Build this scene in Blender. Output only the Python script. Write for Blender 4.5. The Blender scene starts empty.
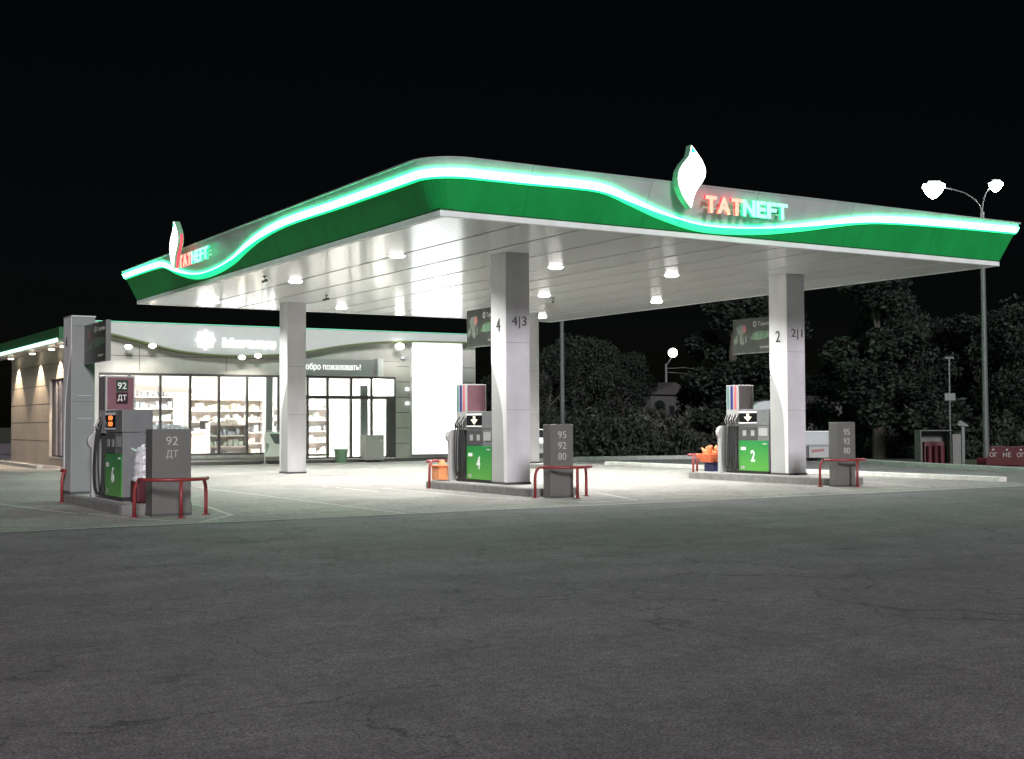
import bpy, math, random
from mathutils import Vector, Matrix
random.seed(7)
S = bpy.context.scene
COL = S.collection

# ------------------------------------------------------------------ materials
def mat(name, rgb, rough=0.6, metal=0.0, emit=None, es=0.0, noise=0.0, scale=4.0, bump=0.0, bscale=40.0, alpha=1.0, trans=0.0, spec=0.5):
    m = bpy.data.materials.new(name); m.use_nodes = True
    nt = m.node_tree; b = nt.nodes['Principled BSDF']
    b.inputs['Base Color'].default_value = (*rgb, 1)
    b.inputs['Roughness'].default_value = rough
    b.inputs['Metallic'].default_value = metal
    b.inputs['Specular IOR Level'].default_value = spec
    b.inputs['Transmission Weight'].default_value = trans
    if emit:
        b.inputs['Emission Color'].default_value = (*emit, 1)
        b.inputs['Emission Strength'].default_value = es
    tc = nt.nodes.new('ShaderNodeTexCoord')
    if noise:
        n = nt.nodes.new('ShaderNodeTexNoise'); n.inputs['Scale'].default_value = scale; n.inputs['Detail'].default_value = 8
        n.inputs['Roughness'].default_value = 0.65
        nt.links.new(tc.outputs['Object'], n.inputs['Vector'])
        r = nt.nodes.new('ShaderNodeMapRange'); r.inputs['From Min'].default_value = 0.3; r.inputs['From Max'].default_value = 0.7
        r.inputs['To Min'].default_value = 1 - noise; r.inputs['To Max'].default_value = 1 + noise
        nt.links.new(n.outputs['Fac'], r.inputs['Value'])
        x = nt.nodes.new('ShaderNodeVectorMath'); x.operation = 'SCALE'; x.inputs[0].default_value = rgb
        nt.links.new(r.outputs['Result'], x.inputs['Scale']); nt.links.new(x.outputs['Vector'], b.inputs['Base Color'])
    if bump:
        n = nt.nodes.new('ShaderNodeTexNoise'); n.inputs['Scale'].default_value = bscale; n.inputs['Detail'].default_value = 5
        nt.links.new(tc.outputs['Object'], n.inputs['Vector'])
        k = nt.nodes.new('ShaderNodeBump'); k.inputs['Strength'].default_value = bump; k.inputs['Distance'].default_value = 0.02
        nt.links.new(n.outputs['Fac'], k.inputs['Height']); nt.links.new(k.outputs['Normal'], b.inputs['Normal'])
    return m

def asphalt_mat(name, base, dark, seed, crack=True):
    m = bpy.data.materials.new(name); m.use_nodes = True
    nt = m.node_tree; N = nt.nodes; L = nt.links; b = N['Principled BSDF']
    tc = N.new('ShaderNodeTexCoord'); mp = N.new('ShaderNodeMapping'); mp.inputs['Location'].default_value = (seed, seed*2, 0)
    L.new(tc.outputs['Object'], mp.inputs['Vector'])
    def noise(s, d=6, r=0.6):
        n = N.new('ShaderNodeTexNoise'); n.inputs['Scale'].default_value = s; n.inputs['Detail'].default_value = d; n.inputs['Roughness'].default_value = r
        L.new(mp.outputs['Vector'], n.inputs['Vector']); return n.outputs['Fac']
    def rng(v, a, b_, c, d):
        r = N.new('ShaderNodeMapRange'); L.new(v, r.inputs['Value'])
        for k, q in zip(('From Min', 'From Max', 'To Min', 'To Max'), (a, b_, c, d)): r.inputs[k].default_value = q
        return r.outputs['Result']
    def mul(a, b_):
        r = N.new('ShaderNodeMath'); r.operation = 'MULTIPLY'; L.new(a, r.inputs[0]); L.new(b_, r.inputs[1]); return r.outputs[0]
    big = rng(noise(0.16, 4), 0.3, 0.7, 0.85, 1.14)
    mid = rng(noise(1.3, 8, 0.7), 0.3, 0.7, 0.82, 1.18)
    blot = rng(noise(0.55, 10, 0.75), 0.32, 0.44, 0.80, 1.0)
    fine = mul(rng(noise(9, 10, 0.95), 0.38, 0.62, 0.55, 1.45), rng(noise(55, 3, 0.8), 0.36, 0.64, 0.4, 1.6))
    v = mul(mul(mul(big, mid), blot), fine)
    # worn tyre lanes along the driving direction, oil spots, small patches
    ms = N.new('ShaderNodeMapping'); ms.inputs['Scale'].default_value = (0.10, 1.5, 1); ms.inputs['Rotation'].default_value = (0, 0, 0.12); L.new(tc.outputs['Object'], ms.inputs['Vector'])
    tn = N.new('ShaderNodeTexNoise'); tn.inputs['Scale'].default_value = 1.0; tn.inputs['Detail'].default_value = 5; L.new(ms.outputs['Vector'], tn.inputs['Vector'])
    v = mul(v, rng(tn.outputs['Fac'], 0.35, 0.65, 0.94, 1.05))
    vs = N.new('ShaderNodeTexVoronoi'); vs.inputs['Scale'].default_value = 0.55; vs.inputs['Randomness'].default_value = 1; L.new(mp.outputs['Vector'], vs.inputs['Vector'])
    dn = N.new('ShaderNodeMath'); dn.operation = 'MULTIPLY_ADD'; L.new(noise(6, 5), dn.inputs[0]); dn.inputs[1].default_value = 0.35; L.new(vs.outputs['Distance'], dn.inputs[2])
    v = mul(v, rng(dn.outputs[0], 0.20, 0.30, 0.62, 1.0))
    if crack:
        vo = N.new('ShaderNodeTexVoronoi'); vo.feature = 'DISTANCE_TO_EDGE'; vo.inputs['Scale'].default_value = 0.5
        wn = N.new('ShaderNodeTexNoise'); wn.inputs['Scale'].default_value = 1.1; wn.inputs['Detail'].default_value = 6
        L.new(mp.outputs['Vector'], wn.inputs['Vector'])
        ad = N.new('ShaderNodeVectorMath'); ad.operation = 'MULTIPLY_ADD'; ad.inputs[1].default_value = (1.6, 1.6, 0)
        L.new(wn.outputs['Color'], ad.inputs[0]); L.new(mp.outputs['Vector'], ad.inputs[2]); L.new(ad.outputs[0], vo.inputs['Vector'])
        ck = rng(vo.outputs['Distance'], 0.0, 0.011, 0.0, 1.0)
        gate = rng(noise(0.30, 4), 0.44, 0.54, 1.0, 0.0)
        mx = N.new('ShaderNodeMath'); mx.operation = 'MAXIMUM'; L.new(ck, mx.inputs[0]); L.new(gate, mx.inputs[1])
        v = mul(v, rng(mx.outputs[0], 0, 1, 0.55, 1.0))
    sc = N.new('ShaderNodeVectorMath'); sc.operation = 'SCALE'; sc.inputs[0].default_value = base
    L.new(v, sc.inputs['Scale']); L.new(sc.outputs['Vector'], b.inputs['Base Color'])
    b.inputs['Roughness'].default_value = 0.85; b.inputs['Specular IOR Level'].default_value = 0.3
    k = N.new('ShaderNodeBump'); k.inputs['Strength'].default_value = 0.5; k.inputs['Distance'].default_value = 0.012
    L.new(noise(35, 5), k.inputs['Height']); L.new(k.outputs['Normal'], b.inputs['Normal'])
    return m

M = {}
M['asphalt'] = asphalt_mat('asphalt', (0.198, 0.186, 0.192), 0.5, 3.1)
M['pad'] = asphalt_mat('pad_concrete_lit', (0.285, 0.28, 0.26), 0.5, 11.7)  # paler paving, with lamp light also put into its colour
M['paint'] = mat('road_paint', (0.5, 0.5, 0.47), 0.8, noise=0.4, scale=9)
M['kerb'] = mat('kerb_concrete', (0.36, 0.36, 0.34), 0.85, noise=0.25, scale=5, bump=0.4)
M['kerb_white'] = mat('kerb_painted', (0.62, 0.62, 0.58), 0.75, noise=0.2, scale=3, bump=0.3)
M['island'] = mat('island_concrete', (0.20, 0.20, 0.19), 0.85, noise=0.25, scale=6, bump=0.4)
M['grass'] = mat('grass_ground', (0.035, 0.045, 0.022), 0.95, noise=0.5, scale=2, bump=0.8, bscale=12)
M['white'] = mat('white_panel', (0.74, 0.75, 0.75), 0.35, noise=0.04, scale=2)
M['silver'] = mat('silver_panel', (0.56, 0.58, 0.58), 0.38, metal=0.35, noise=0.06, scale=1.5)
M['colgrey_dim'] = mat('column_grey_dim', (0.40, 0.41, 0.40), 0.45, noise=0.06, scale=1.2)
M['pylongrey'] = mat('pylon_grey', (0.21, 0.225, 0.22), 0.45, noise=0.08, scale=1.2)
M['colgrey'] = mat('column_grey', (0.50, 0.50, 0.52), 0.45, noise=0.08, scale=1.2)
M['green'] = mat('green_fascia', (0.008, 0.33, 0.07), 0.42, noise=0.10, scale=1.0)
M['darkgreen_trim'] = mat('green_trim', (0.01, 0.10, 0.03), 0.5)
M['strip_white'] = mat('strip_mint', (0.8, 0.9, 0.9), 0.4, emit=(0.05, 1.0, 0.42), es=12.5)
M['strip_green'] = mat('strip_green', (0.1, 0.7, 0.3), 0.4, emit=(0.0, 0.80, 0.24), es=0.8)
M['tube_dim'] = mat('tube_dim', (0.3, 0.8, 0.6), 0.4, emit=(0.05, 0.7, 0.35), es=0.35)
M['strip_shop'] = mat('strip_shop', (0.8, 0.9, 0.9), 0.4, emit=(0.45, 1.0, 0.80), es=1.0)
M['flame_face'] = mat('flame_face', (0.9, 0.9, 0.85), 0.4, emit=(1.0, 0.93, 0.84), es=1.5)
M['flame_tip'] = mat('flame_tip', (0.1, 0.6, 0.3), 0.4, emit=(0.0, 0.75, 0.25), es=1.2)
M['flame_side'] = mat('flame_side', (0.18, 0.42, 0.26), 0.5)
M['flame_bloom'] = mat('flame_bloom', (0.7, 0.05, 0.08), 0.4, emit=(1.0, 0.06, 0.12), es=0.45)
M['let_red'] = mat('letter_red', (0.5, 0.10, 0.07), 0.4, emit=(1.0, 0.36, 0.26), es=1.0)
M['let_redside'] = mat('letter_red_side', (0.7, 0.05, 0.08), 0.4, emit=(1.0, 0.03, 0.06), es=0.6)
M['let_green'] = mat('letter_green', (0.10, 0.5, 0.35), 0.4, emit=(0.36, 1.0, 0.68), es=0.8)
M['let_greenside'] = mat('letter_green_side', (0.1, 0.6, 0.3), 0.4, emit=(0.0, 0.8, 0.35), es=0.5)
M['lamp'] = mat('lamp_lens', (1, 1, 1), 0.4, emit=(1.0, 0.98, 0.93), es=12)
M['lamp_hot'] = mat('lamp_floodlight', (1, 1, 1), 0.4, emit=(0.95, 0.96, 1.0), es=30)
M['lamp_warm'] = mat('lamp_warm', (1, 1, 1), 0.4, emit=(1.0, 0.88, 0.70), es=5)
M['mirror_box'] = mat('lightbox_face', (0.9, 0.9, 0.9), 0.4, emit=(0.96, 0.98, 1.0), es=1.25)
M['trim'] = mat('lamp_trim', (0.7, 0.7, 0.7), 0.3, metal=0.6)
M['blackmetal'] = mat('black_metal', (0.02, 0.02, 0.022), 0.4)
M['rubber'] = mat('black_rubber', (0.018, 0.018, 0.018), 0.55)
M['darkgrey'] = mat('dark_grey', (0.07, 0.07, 0.072), 0.4, noise=0.1)
M['dispgrey'] = mat('dispenser_grey', (0.19, 0.20, 0.20), 0.4, metal=0.2, noise=0.1, scale=3)
M['dispgrey2'] = mat('dispenser_light', (0.42, 0.43, 0.42), 0.4, metal=0.2, noise=0.08, scale=3)
M['stele'] = mat('stele_grey', (0.125, 0.125, 0.118), 0.5, noise=0.08, scale=2)
M['stele_text'] = mat('stele_text', (0.42, 0.42, 0.40), 0.5)
M['redpaint'] = mat('barrier_red', (0.23, 0.032, 0.032), 0.42, noise=0.22, scale=7)
M['redbox'] = mat('box_red', (0.075, 0.007, 0.014), 0.5, noise=0.2, scale=3)
M['orange'] = mat('orange_plastic', (0.75, 0.16, 0.05), 0.45, noise=0.15, scale=8)
M['orange2'] = mat('orange_pale', (0.72, 0.30, 0.12), 0.5, noise=0.15, scale=8)
M['blueplastic'] = mat('blue_plastic', (0.02, 0.022, 0.10), 0.45)
M['maroon'] = mat('maroon_panel', (0.21, 0.105, 0.125), 0.3, noise=0.1, scale=3)
M['brown'] = mat('brown_panel', (0.085, 0.075, 0.075), 0.3, noise=0.1, scale=3)
M['s_teal'] = mat('strip_teal', (0.13, 0.24, 0.22), 0.4)
M['s_blue'] = mat('strip_blue', (0.02, 0.03, 0.17), 0.4)
M['s_red'] = mat('strip_red', (0.50, 0.14, 0.15), 0.4)
M['screen'] = mat('screen_black', (0.01, 0.01, 0.012), 0.15)
M['yellow_e'] = mat('arrow_yellow', (0.9, 0.9, 0.6), 0.4, emit=(1.0, 0.95, 0.55), es=0.45)
M['orange_e'] = mat('digits_orange', (0.9, 0.3, 0.1), 0.4, emit=(1.0, 0.22, 0.04), es=0.7)
M['numdark'] = mat('number_dark', (0.03, 0.035, 0.04), 0.5)
M['numgrey'] = mat('number_grey', (0.07, 0.07, 0.075), 0.5)
M['numwhite'] = mat('number_white', (0.85, 0.87, 0.85), 0.4)
M['label_green'] = mat('label_green', (0.015, 0.05, 0.03), 0.4)
M['label_black'] = mat('label_black', (0.02, 0.005, 0.01), 0.4)
M['board'] = mat('board_dark', (0.038, 0.043, 0.036), 0.35, noise=0.25, scale=3)
M['board_edge'] = mat('board_edge', (0.16, 0.17, 0.16), 0.4)
M['board_pale'] = mat('board_pale', (0.11, 0.135, 0.11), 0.5, noise=0.6, scale=9)
M['board_green'] = mat('board_green', (0.085, 0.15, 0.09), 0.5, noise=0.5, scale=6)
M['board_red'] = mat('board_red', (0.28, 0.10, 0.10), 0.5)
M['board_txt'] = mat('board_text', (0.34, 0.36, 0.32), 0.5)
M['bwall'] = mat('facade_panel', (0.46, 0.455, 0.42), 0.5, noise=0.07, scale=1.0)
M['bside'] = mat('side_cladding', (0.42, 0.37, 0.30), 0.6, noise=0.10, scale=0.8)
M['seam'] = mat('seam_dark', (0.06, 0.06, 0.055), 0.8)
M['bgreen'] = mat('wave_olive', (0.13, 0.17, 0.06), 0.5)
M['bfascia'] = mat('white_fascia', (0.50, 0.52, 0.52), 0.4, noise=0.03)
M['bfrontgreen'] = mat('eave_green', (0.015, 0.09, 0.03), 0.5)
M['plinth'] = mat('plinth_grey', (0.13, 0.13, 0.12), 0.8, noise=0.2)
M['frame'] = mat('window_frame', (0.085, 0.08, 0.08), 0.4)
M['glass'] = None
M['interior'] = mat('shop_wall', (0.78, 0.77, 0.75), 0.7, noise=0.05, scale=1)
M['shopfloor'] = mat('shop_floor', (0.6, 0.57, 0.54), 0.25, noise=0.1, scale=2)
M['shelfw'] = mat('shelf_white', (0.62, 0.58, 0.55), 0.5)
M['shelfp'] = mat('shelf_beige', (0.60, 0.50, 0.46), 0.5)
M['shoplamp'] = mat('shop_ceiling_lamp', (1, 1, 1), 0.5, emit=(1.0, 0.97, 0.92), es=7)
M['text_lit'] = mat('sign_text_lit', (1, 1, 1), 0.5, emit=(1.0, 1.0, 0.97), es=2.4)
M['text_white'] = mat('sign_text_white', (0.9, 0.9, 0.9), 0.5, emit=(1.0, 1.0, 0.98), es=0.55)
M['signgrey'] = mat('sign_grey', (0.30, 0.31, 0.31), 0.5)
M['carwhite'] = mat('car_white', (0.72, 0.73, 0.74), 0.25, spec=0.6)
M['trucksilver'] = mat('truck_silver', (0.42, 0.44, 0.46), 0.3, metal=0.3)
M['carglass'] = mat('car_glass', (0.015, 0.017, 0.02), 0.08)
M['bark'] = mat('bark', (0.06, 0.05, 0.04), 0.9, noise=0.3, scale=6, bump=0.6)
M['pole'] = mat('pole_grey', (0.11, 0.12, 0.115), 0.5, metal=0.3, noise=0.1)
M['farwall'] = mat('far_wall', (0.06, 0.06, 0.06), 0.8, noise=0.25, scale=0.6)
M['farroof'] = mat('far_roof', (0.05, 0.05, 0.05), 0.7, noise=0.25, scale=0.6)
M['bag'] = mat('bag_film', (0.60, 0.61, 0.62), 0.3, noise=0.22, scale=9, bump=0.8, bscale=9)
M['door_dark'] = mat('dark_doorway', (0.05, 0.048, 0.05), 0.5, noise=0.2)
M['curtain'] = mat('door_blind', (0.17, 0.16, 0.17), 0.6, noise=0.2, scale=4)
M['posterw'] = mat('poster_white', (0.8, 0.82, 0.78), 0.5)
M['posterd'] = mat('poster_dark', (0.10, 0.12, 0.11), 0.5)
M['binGreen'] = mat('bin_green', (0.20, 0.33, 0.22), 0.5, noise=0.15)
M['cabinet'] = mat('cabinet_white', (0.42, 0.42, 0.40), 0.45)
M['steel'] = mat('steel_sheet', (0.085, 0.09, 0.085), 0.45, metal=0.3, noise=0.15)
M['camera'] = mat('camera_shell', (0.06, 0.06, 0.06), 0.4)

def glass_mat():
    m = bpy.data.materials.new('shop_glass'); m.use_nodes = True; nt = m.node_tree; N = nt.nodes
    N.remove(N['Principled BSDF']); out = [n for n in N if n.type == 'OUTPUT_MATERIAL'][0]
    t = N.new('ShaderNodeBsdfTransparent'); t.inputs['Color'].default_value = (0.93, 0.95, 0.94, 1)
    g = N.new('ShaderNodeBsdfGlossy'); g.inputs['Roughness'].default_value = 0.04
    f = N.new('ShaderNodeFresnel'); f.inputs['IOR'].default_value = 1.45
    mx = N.new('ShaderNodeMixShader')
    nt.links.new(f.outputs[0], mx.inputs[0]); nt.links.new(t.outputs[0], mx.inputs[1]); nt.links.new(g.outputs[0], mx.inputs[2])
    nt.links.new(mx.outputs[0], out.inputs['Surface']); return m
M['glass'] = glass_mat()

def soffit_mat():
    m = bpy.data.materials.new('soffit_slats'); m.use_nodes = True; nt = m.node_tree; N = nt.nodes; L = nt.links; b = N['Principled BSDF']
    b.inputs['Base Color'].default_value = (0.66, 0.67, 0.65, 1); b.inputs['Metallic'].default_value = 0.0
    b.inputs['Roughness'].default_value = 0.14; b.inputs['Specular IOR Level'].default_value = 0.5
    tc = N.new('ShaderNodeTexCoord'); sp = N.new('ShaderNodeSeparateXYZ'); L.new(tc.outputs['Object'], sp.inputs[0])
    a = N.new('ShaderNodeMath'); a.operation = 'MULTIPLY'; a.inputs[1].default_value = 1/0.15; L.new(sp.outputs['X'], a.inputs[0])
    fr = N.new('ShaderNodeMath'); fr.operation = 'FRACT'; L.new(a.outputs[0], fr.inputs[0])
    pp = N.new('ShaderNodeMath'); pp.operation = 'PINGPONG'; pp.inputs[1].default_value = 0.5; L.new(fr.outputs[0], pp.inputs[0])
    r = N.new('ShaderNodeMapRange'); r.inputs['From Min'].default_value = 0; r.inputs['From Max'].default_value = 0.09; L.new(pp.outputs[0], r.inputs['Value'])
    # narrow dark joint between slats
    c = N.new('ShaderNodeMapRange'); c.inputs['From Min'].default_value = 0; c.inputs['From Max'].default_value = 1
    c.inputs['To Min'].default_value = 0.5; c.inputs['To Max'].default_value = 1; L.new(r.outputs['Result'], c.inputs['Value'])
    s = N.new('ShaderNodeVectorMath'); s.operation = 'SCALE'; s.inputs[0].default_value = (0.84, 0.85, 0.83)
    L.new(c.outputs['Result'], s.inputs['Scale']); L.new(s.outputs['Vector'], b.inputs['Base Color'])
    k = N.new('ShaderNodeBump'); k.inputs['Strength'].default_value = 0.35; k.inputs['Distance'].default_value = 0.008
    n = N.new('ShaderNodeTexNoise'); n.inputs['Scale'].default_value = 1.4; L.new(tc.outputs['Object'], n.inputs['Vector'])
    ad = N.new('ShaderNodeMath'); ad.operation = 'ADD'; L.new(r.outputs['Result'], ad.inputs[0]); L.new(n.outputs['Fac'], ad.inputs[1])
    L.new(ad.outputs[0], k.inputs['Height']); L.new(k.outputs['Normal'], b.inputs['Normal'])
    return m
M['soffit'] = soffit_mat()

def disp_green():
    m = bpy.data.materials.new('dispenser_green'); m.use_nodes = True; nt = m.node_tree; N = nt.nodes; L = nt.links; b = N['Principled BSDF']
    tc = N.new('ShaderNodeTexCoord'); sp = N.new('ShaderNodeSeparateXYZ'); L.new(tc.outputs['Object'], sp.inputs[0])
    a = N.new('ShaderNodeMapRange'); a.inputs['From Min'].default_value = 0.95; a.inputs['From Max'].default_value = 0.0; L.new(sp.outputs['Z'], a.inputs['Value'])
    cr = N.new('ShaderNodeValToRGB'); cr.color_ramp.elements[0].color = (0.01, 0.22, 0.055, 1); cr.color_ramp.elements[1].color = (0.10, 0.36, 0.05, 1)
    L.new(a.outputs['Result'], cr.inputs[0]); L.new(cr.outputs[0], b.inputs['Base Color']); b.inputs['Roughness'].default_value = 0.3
    return m
M['dgreen'] = disp_green()

def leaf_mat(name, rgb):
    m = bpy.data.materials.new(name); m.use_nodes = True; nt = m.node_tree; N = nt.nodes; L = nt.links; b = N['Principled BSDF']
    g = N.new('ShaderNodeNewGeometry'); r = N.new('ShaderNodeMapRange'); r.inputs['To Min'].default_value = 0.35; r.inputs['To Max'].default_value = 1.75
    L.new(g.outputs['Random Per Island'], r.inputs['Value'])
    s = N.new('ShaderNodeVectorMath'); s.operation = 'SCALE'; s.inputs[0].default_value = rgb
    L.new(r.outputs['Result'], s.inputs['Scale']); L.new(s.outputs['Vector'], b.inputs['Base Color']); b.inputs['Roughness'].default_value = 0.75
    b.inputs['Specular IOR Level'].default_value = 0.2
    return m
M['leafA'] = leaf_mat('leaf_dark', (0.017, 0.024, 0.018))
M['leafB'] = leaf_mat('leaf_mid', (0.022, 0.030, 0.021))
M['leafC'] = leaf_mat('leaf_reed', (0.04, 0.043, 0.034))

def add_joints(m, period, w=0.012, dark=0.45, soil=0.93):
    nt = m.node_tree; N = nt.nodes; L = nt.links; b = N['Principled BSDF']; src = b.inputs['Base Color'].links[0].from_socket
    tc = N.new('ShaderNodeTexCoord'); sp = N.new('ShaderNodeSeparateXYZ'); L.new(tc.outputs['Object'], sp.inputs[0]); outs = []
    for ax, off in (('X', .37), ('Y', .81)):
        a = N.new('ShaderNodeMath'); a.operation = 'MULTIPLY_ADD'; a.inputs[1].default_value = 1/period; a.inputs[2].default_value = off; L.new(sp.outputs[ax], a.inputs[0])
        f = N.new('ShaderNodeMath'); f.operation = 'FRACT'; L.new(a.outputs[0], f.inputs[0])
        g = N.new('ShaderNodeMath'); g.operation = 'GREATER_THAN'; g.inputs[1].default_value = w/period; L.new(f.outputs[0], g.inputs[0]); outs.append(g)
    mn = N.new('ShaderNodeMath'); mn.operation = 'MINIMUM'; L.new(outs[0].outputs[0], mn.inputs[0]); L.new(outs[1].outputs[0], mn.inputs[1])
    r = N.new('ShaderNodeMapRange'); r.inputs['To Min'].default_value = dark; L.new(mn.outputs[0], r.inputs['Value'])
    # faint run-off streaks
    mp = N.new('ShaderNodeMapping'); mp.inputs['Scale'].default_value = (2.2, 2.2, .6); L.new(tc.outputs['Object'], mp.inputs['Vector'])
    n = N.new('ShaderNodeTexNoise'); n.inputs['Scale'].default_value = 1.0; n.inputs['Detail'].default_value = 6; L.new(mp.outputs['Vector'], n.inputs['Vector'])
    q = N.new('ShaderNodeMapRange'); q.inputs['From Min'].default_value = .35; q.inputs['From Max'].default_value = .6; q.inputs['To Min'].default_value = soil; q.inputs['To Max'].default_value = 1.04; L.new(n.outputs['Fac'], q.inputs['Value'])
    k = N.new('ShaderNodeMath'); k.operation = 'MULTIPLY'; L.new(r.outputs['Result'], k.inputs[0]); L.new(q.outputs['Result'], k.inputs[1])
    s = N.new('ShaderNodeVectorMath'); s.operation = 'SCALE'; L.new(src, s.inputs[0]); L.new(k.outputs[0], s.inputs['Scale']); L.new(s.outputs['Vector'], b.inputs['Base Color'])
add_joints(M['green'], 2.9, soil=.88); add_joints(M['silver'], 2.9, .014, .5); add_joints(M['colgrey'], 90, .001, 1); add_joints(M['white'], 90, .001, 1); add_joints(M['bwall'], 90, .001, 1)
add_joints(M['dispgrey'], 90, .001, 1); add_joints(M['stele'], 90, .001, 1)

# ------------------------------------------------------------------ mesh builder
class MB:
    def __init__(s): s.v = []; s.f = []
    def quad(s, *p):
        n = len(s.v); s.v += [tuple(q) for q in p]; s.f.append(tuple(range(n, n+len(p)))); return s
    def box(s, x0, x1, y0, y1, z0, z1):
        n = len(s.v)
        s.v += [(x0,y0,z0),(x1,y0,z0),(x1,y1,z0),(x0,y1,z0),(x0,y0,z1),(x1,y0,z1),(x1,y1,z1),(x0,y1,z1)]
        s.f += [tuple(n+i for i in q) for q in ((0,3,2,1),(4,5,6,7),(0,1,5,4),(1,2,6,5),(2,3,7,6),(3,0,4,7))]; return s
    def loft(s, rings, close=True, cap=True):
        n0 = len(s.v); k = len(rings[0])
        for r in rings: s.v += [tuple(q) for q in r]
        for i in range(len(rings)-1):
            for j in range(k if close else k-1):
                a = n0+i*k+j; b = n0+i*k+(j+1) % k; s.f.append((a, b, b+k, a+k))
        if cap: s.f.append(tuple(n0+j for j in range(k))[::-1]); s.f.append(tuple(n0+(len(rings)-1)*k+j for j in range(k)))
        return s
    def prism(s, poly, fn, t0, t1):   # poly: 2D points, fn(u,v,t)->xyz
        return s.loft([[fn(u, v, t0) for u, v in poly], [fn(u, v, t1) for u, v in poly]])
    def tube(s, pts, r, seg=8, cap=True):
        pts = [Vector(p) for p in pts]; rs = r if isinstance(r, (list, tuple)) else [r]*len(pts)
        rings = []; up = Vector((0.13, 0.27, 1)).normalized()
        for i, p in enumerate(pts):
            d = (pts[min(i+1, len(pts)-1)]-pts[max(i-1, 0)]).normalized()
            a = d.cross(up)
            if a.length < 1e-3: a = d.cross(Vector((1, 0, 0)))
            a.normalize(); b = d.cross(a).normalized(); up = -b if b.dot(up) < 0 else b
            a = d.cross(up).normalized(); b = up
            rings.append([p+(a*math.cos(2*math.pi*j/seg)+b*math.sin(2*math.pi*j/seg))*rs[i] for j in range(seg)])
        return s.loft(rings, True, cap)
    def cyl(s, x, y, z0, z1, r, seg=16, r2=None):
        r2 = r if r2 is None else r2
        f = lambda rr, z: [(x+rr*math.cos(2*math.pi*j/seg), y+rr*math.sin(2*math.pi*j/seg), z) for j in range(seg)]
        return s.loft([f(r, z0), f(r2, z1)])
    def build(s, name, m, parent=None, bevel=0.0, smooth=False):
        me = bpy.data.meshes.new(name); me.from_pydata(s.v, [], s.f); me.update()
        import bmesh
        bm = bmesh.new(); bm.from_mesh(me); bmesh.ops.recalc_face_normals(bm, faces=bm.faces); bm.to_mesh(me); bm.free()
        me.materials.append(m)
        o = bpy.data.objects.new(name, me); COL.objects.link(o)
        if parent: o.parent = parent
        if smooth:
            for p in me.polygons: p.use_smooth = True
        if bevel:
            b = o.modifiers.new('bevel', 'BEVEL'); b.width = bevel; b.segments = 2; b.limit_method = 'ANGLE'; b.angle_limit = math.radians(40)
        return o
def tag(o, label=None, cat=None, group=None, kind=None):
    for k, v in (('label', label), ('category', cat), ('group', group), ('kind', kind)):
        if v: o[k] = v
    return o
def empty(name, loc, label, cat, group=None, rz=0):
    o = bpy.data.objects.new(name, None); COL.objects.link(o); o.location = loc; o.rotation_euler = (0, 0, rz); o.empty_display_size = 0.3
    return tag(o, label, cat, group)
def tree_copy(o, parent=None):
    c = o.copy(); COL.objects.link(c)
    if parent: c.parent = parent
    for ch in list(o.children): tree_copy(ch, c)
    return c
FONT = bpy.data.fonts.load('<builtin>') if '<builtin>' not in bpy.data.fonts else bpy.data.fonts['<builtin>']
def text_verts(body, bold=0.0, ext=0.01):
    cu = bpy.data.curves.new('t', 'FONT'); cu.body = body; cu.size = 1; cu.extrude = ext; cu.offset = bold; cu.resolution_u = 4
    o = bpy.data.objects.new('t', cu); COL.objects.link(o)
    bpy.context.view_layer.update()
    dg = bpy.context.evaluated_depsgraph_get(); me = bpy.data.meshes.new_from_object(o.evaluated_get(dg))
    bpy.data.objects.remove(o); bpy.data.curves.remove(cu)
    return me
def text(body, name, m, parent, origin, face, width=None, height=None, depth=0.02, bold=0.0, off=0.0, label=None):
    """face 'x': on a face looking to -X, reads towards -Y.  face 'y': looks to -Y, reads towards +X. origin = lower left, glyphs scaled to width x height"""
    me = text_verts(body, bold, 0.05)
    xs = [v.co.x for v in me.vertices]; ys = [v.co.y for v in me.vertices]; zs = [v.co.z for v in me.vertices]
    x0, x1, y0, y1, z0, z1 = min(xs), max(xs), min(ys), max(ys), min(zs), max(zs)
    sy = height/(y1-y0); sx = width/(x1-x0) if width else sy
    ox, oy, oz = origin
    for v in me.vertices:
        a = (v.co.x-x0)*sx; b = (v.co.y-y0)*sy; d = (v.co.z-z0)/(z1-z0)*depth
        v.co = (ox-d, oy-a, oz+b) if face == 'x' else (ox+a, oy-d, oz+b)
    me.materials.clear(); me.materials.append(m)
    o = bpy.data.objects.new(name, me); COL.objects.link(o)
    if parent: o.parent = parent
    if label: o['label'] = label
    return o
def lerp(tab, x):
    if x <= tab[0][0]: return tab[0][1]
    for i in range(len(tab)-1):
        (a, va), (b, vb) = tab[i], tab[i+1]
        if x <= b:
            t = (x-a)/(b-a)
            pm = tab[i-1] if i > 0 else None; pn = tab[i+2] if i+2 < len(tab) else None
            m0 = ((vb-pm[1])/(b-pm[0]) if pm else (vb-va)/(b-a))*(b-a)
            m1 = ((pn[1]-va)/(pn[0]-a) if pn else (vb-va)/(b-a))*(b-a)
            return (2*t**3-3*t*t+1)*va+(t**3-2*t*t+t)*m0+(-2*t**3+3*t*t)*vb+(t**3-t*t)*m1
    return tab[-1][1]

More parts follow.
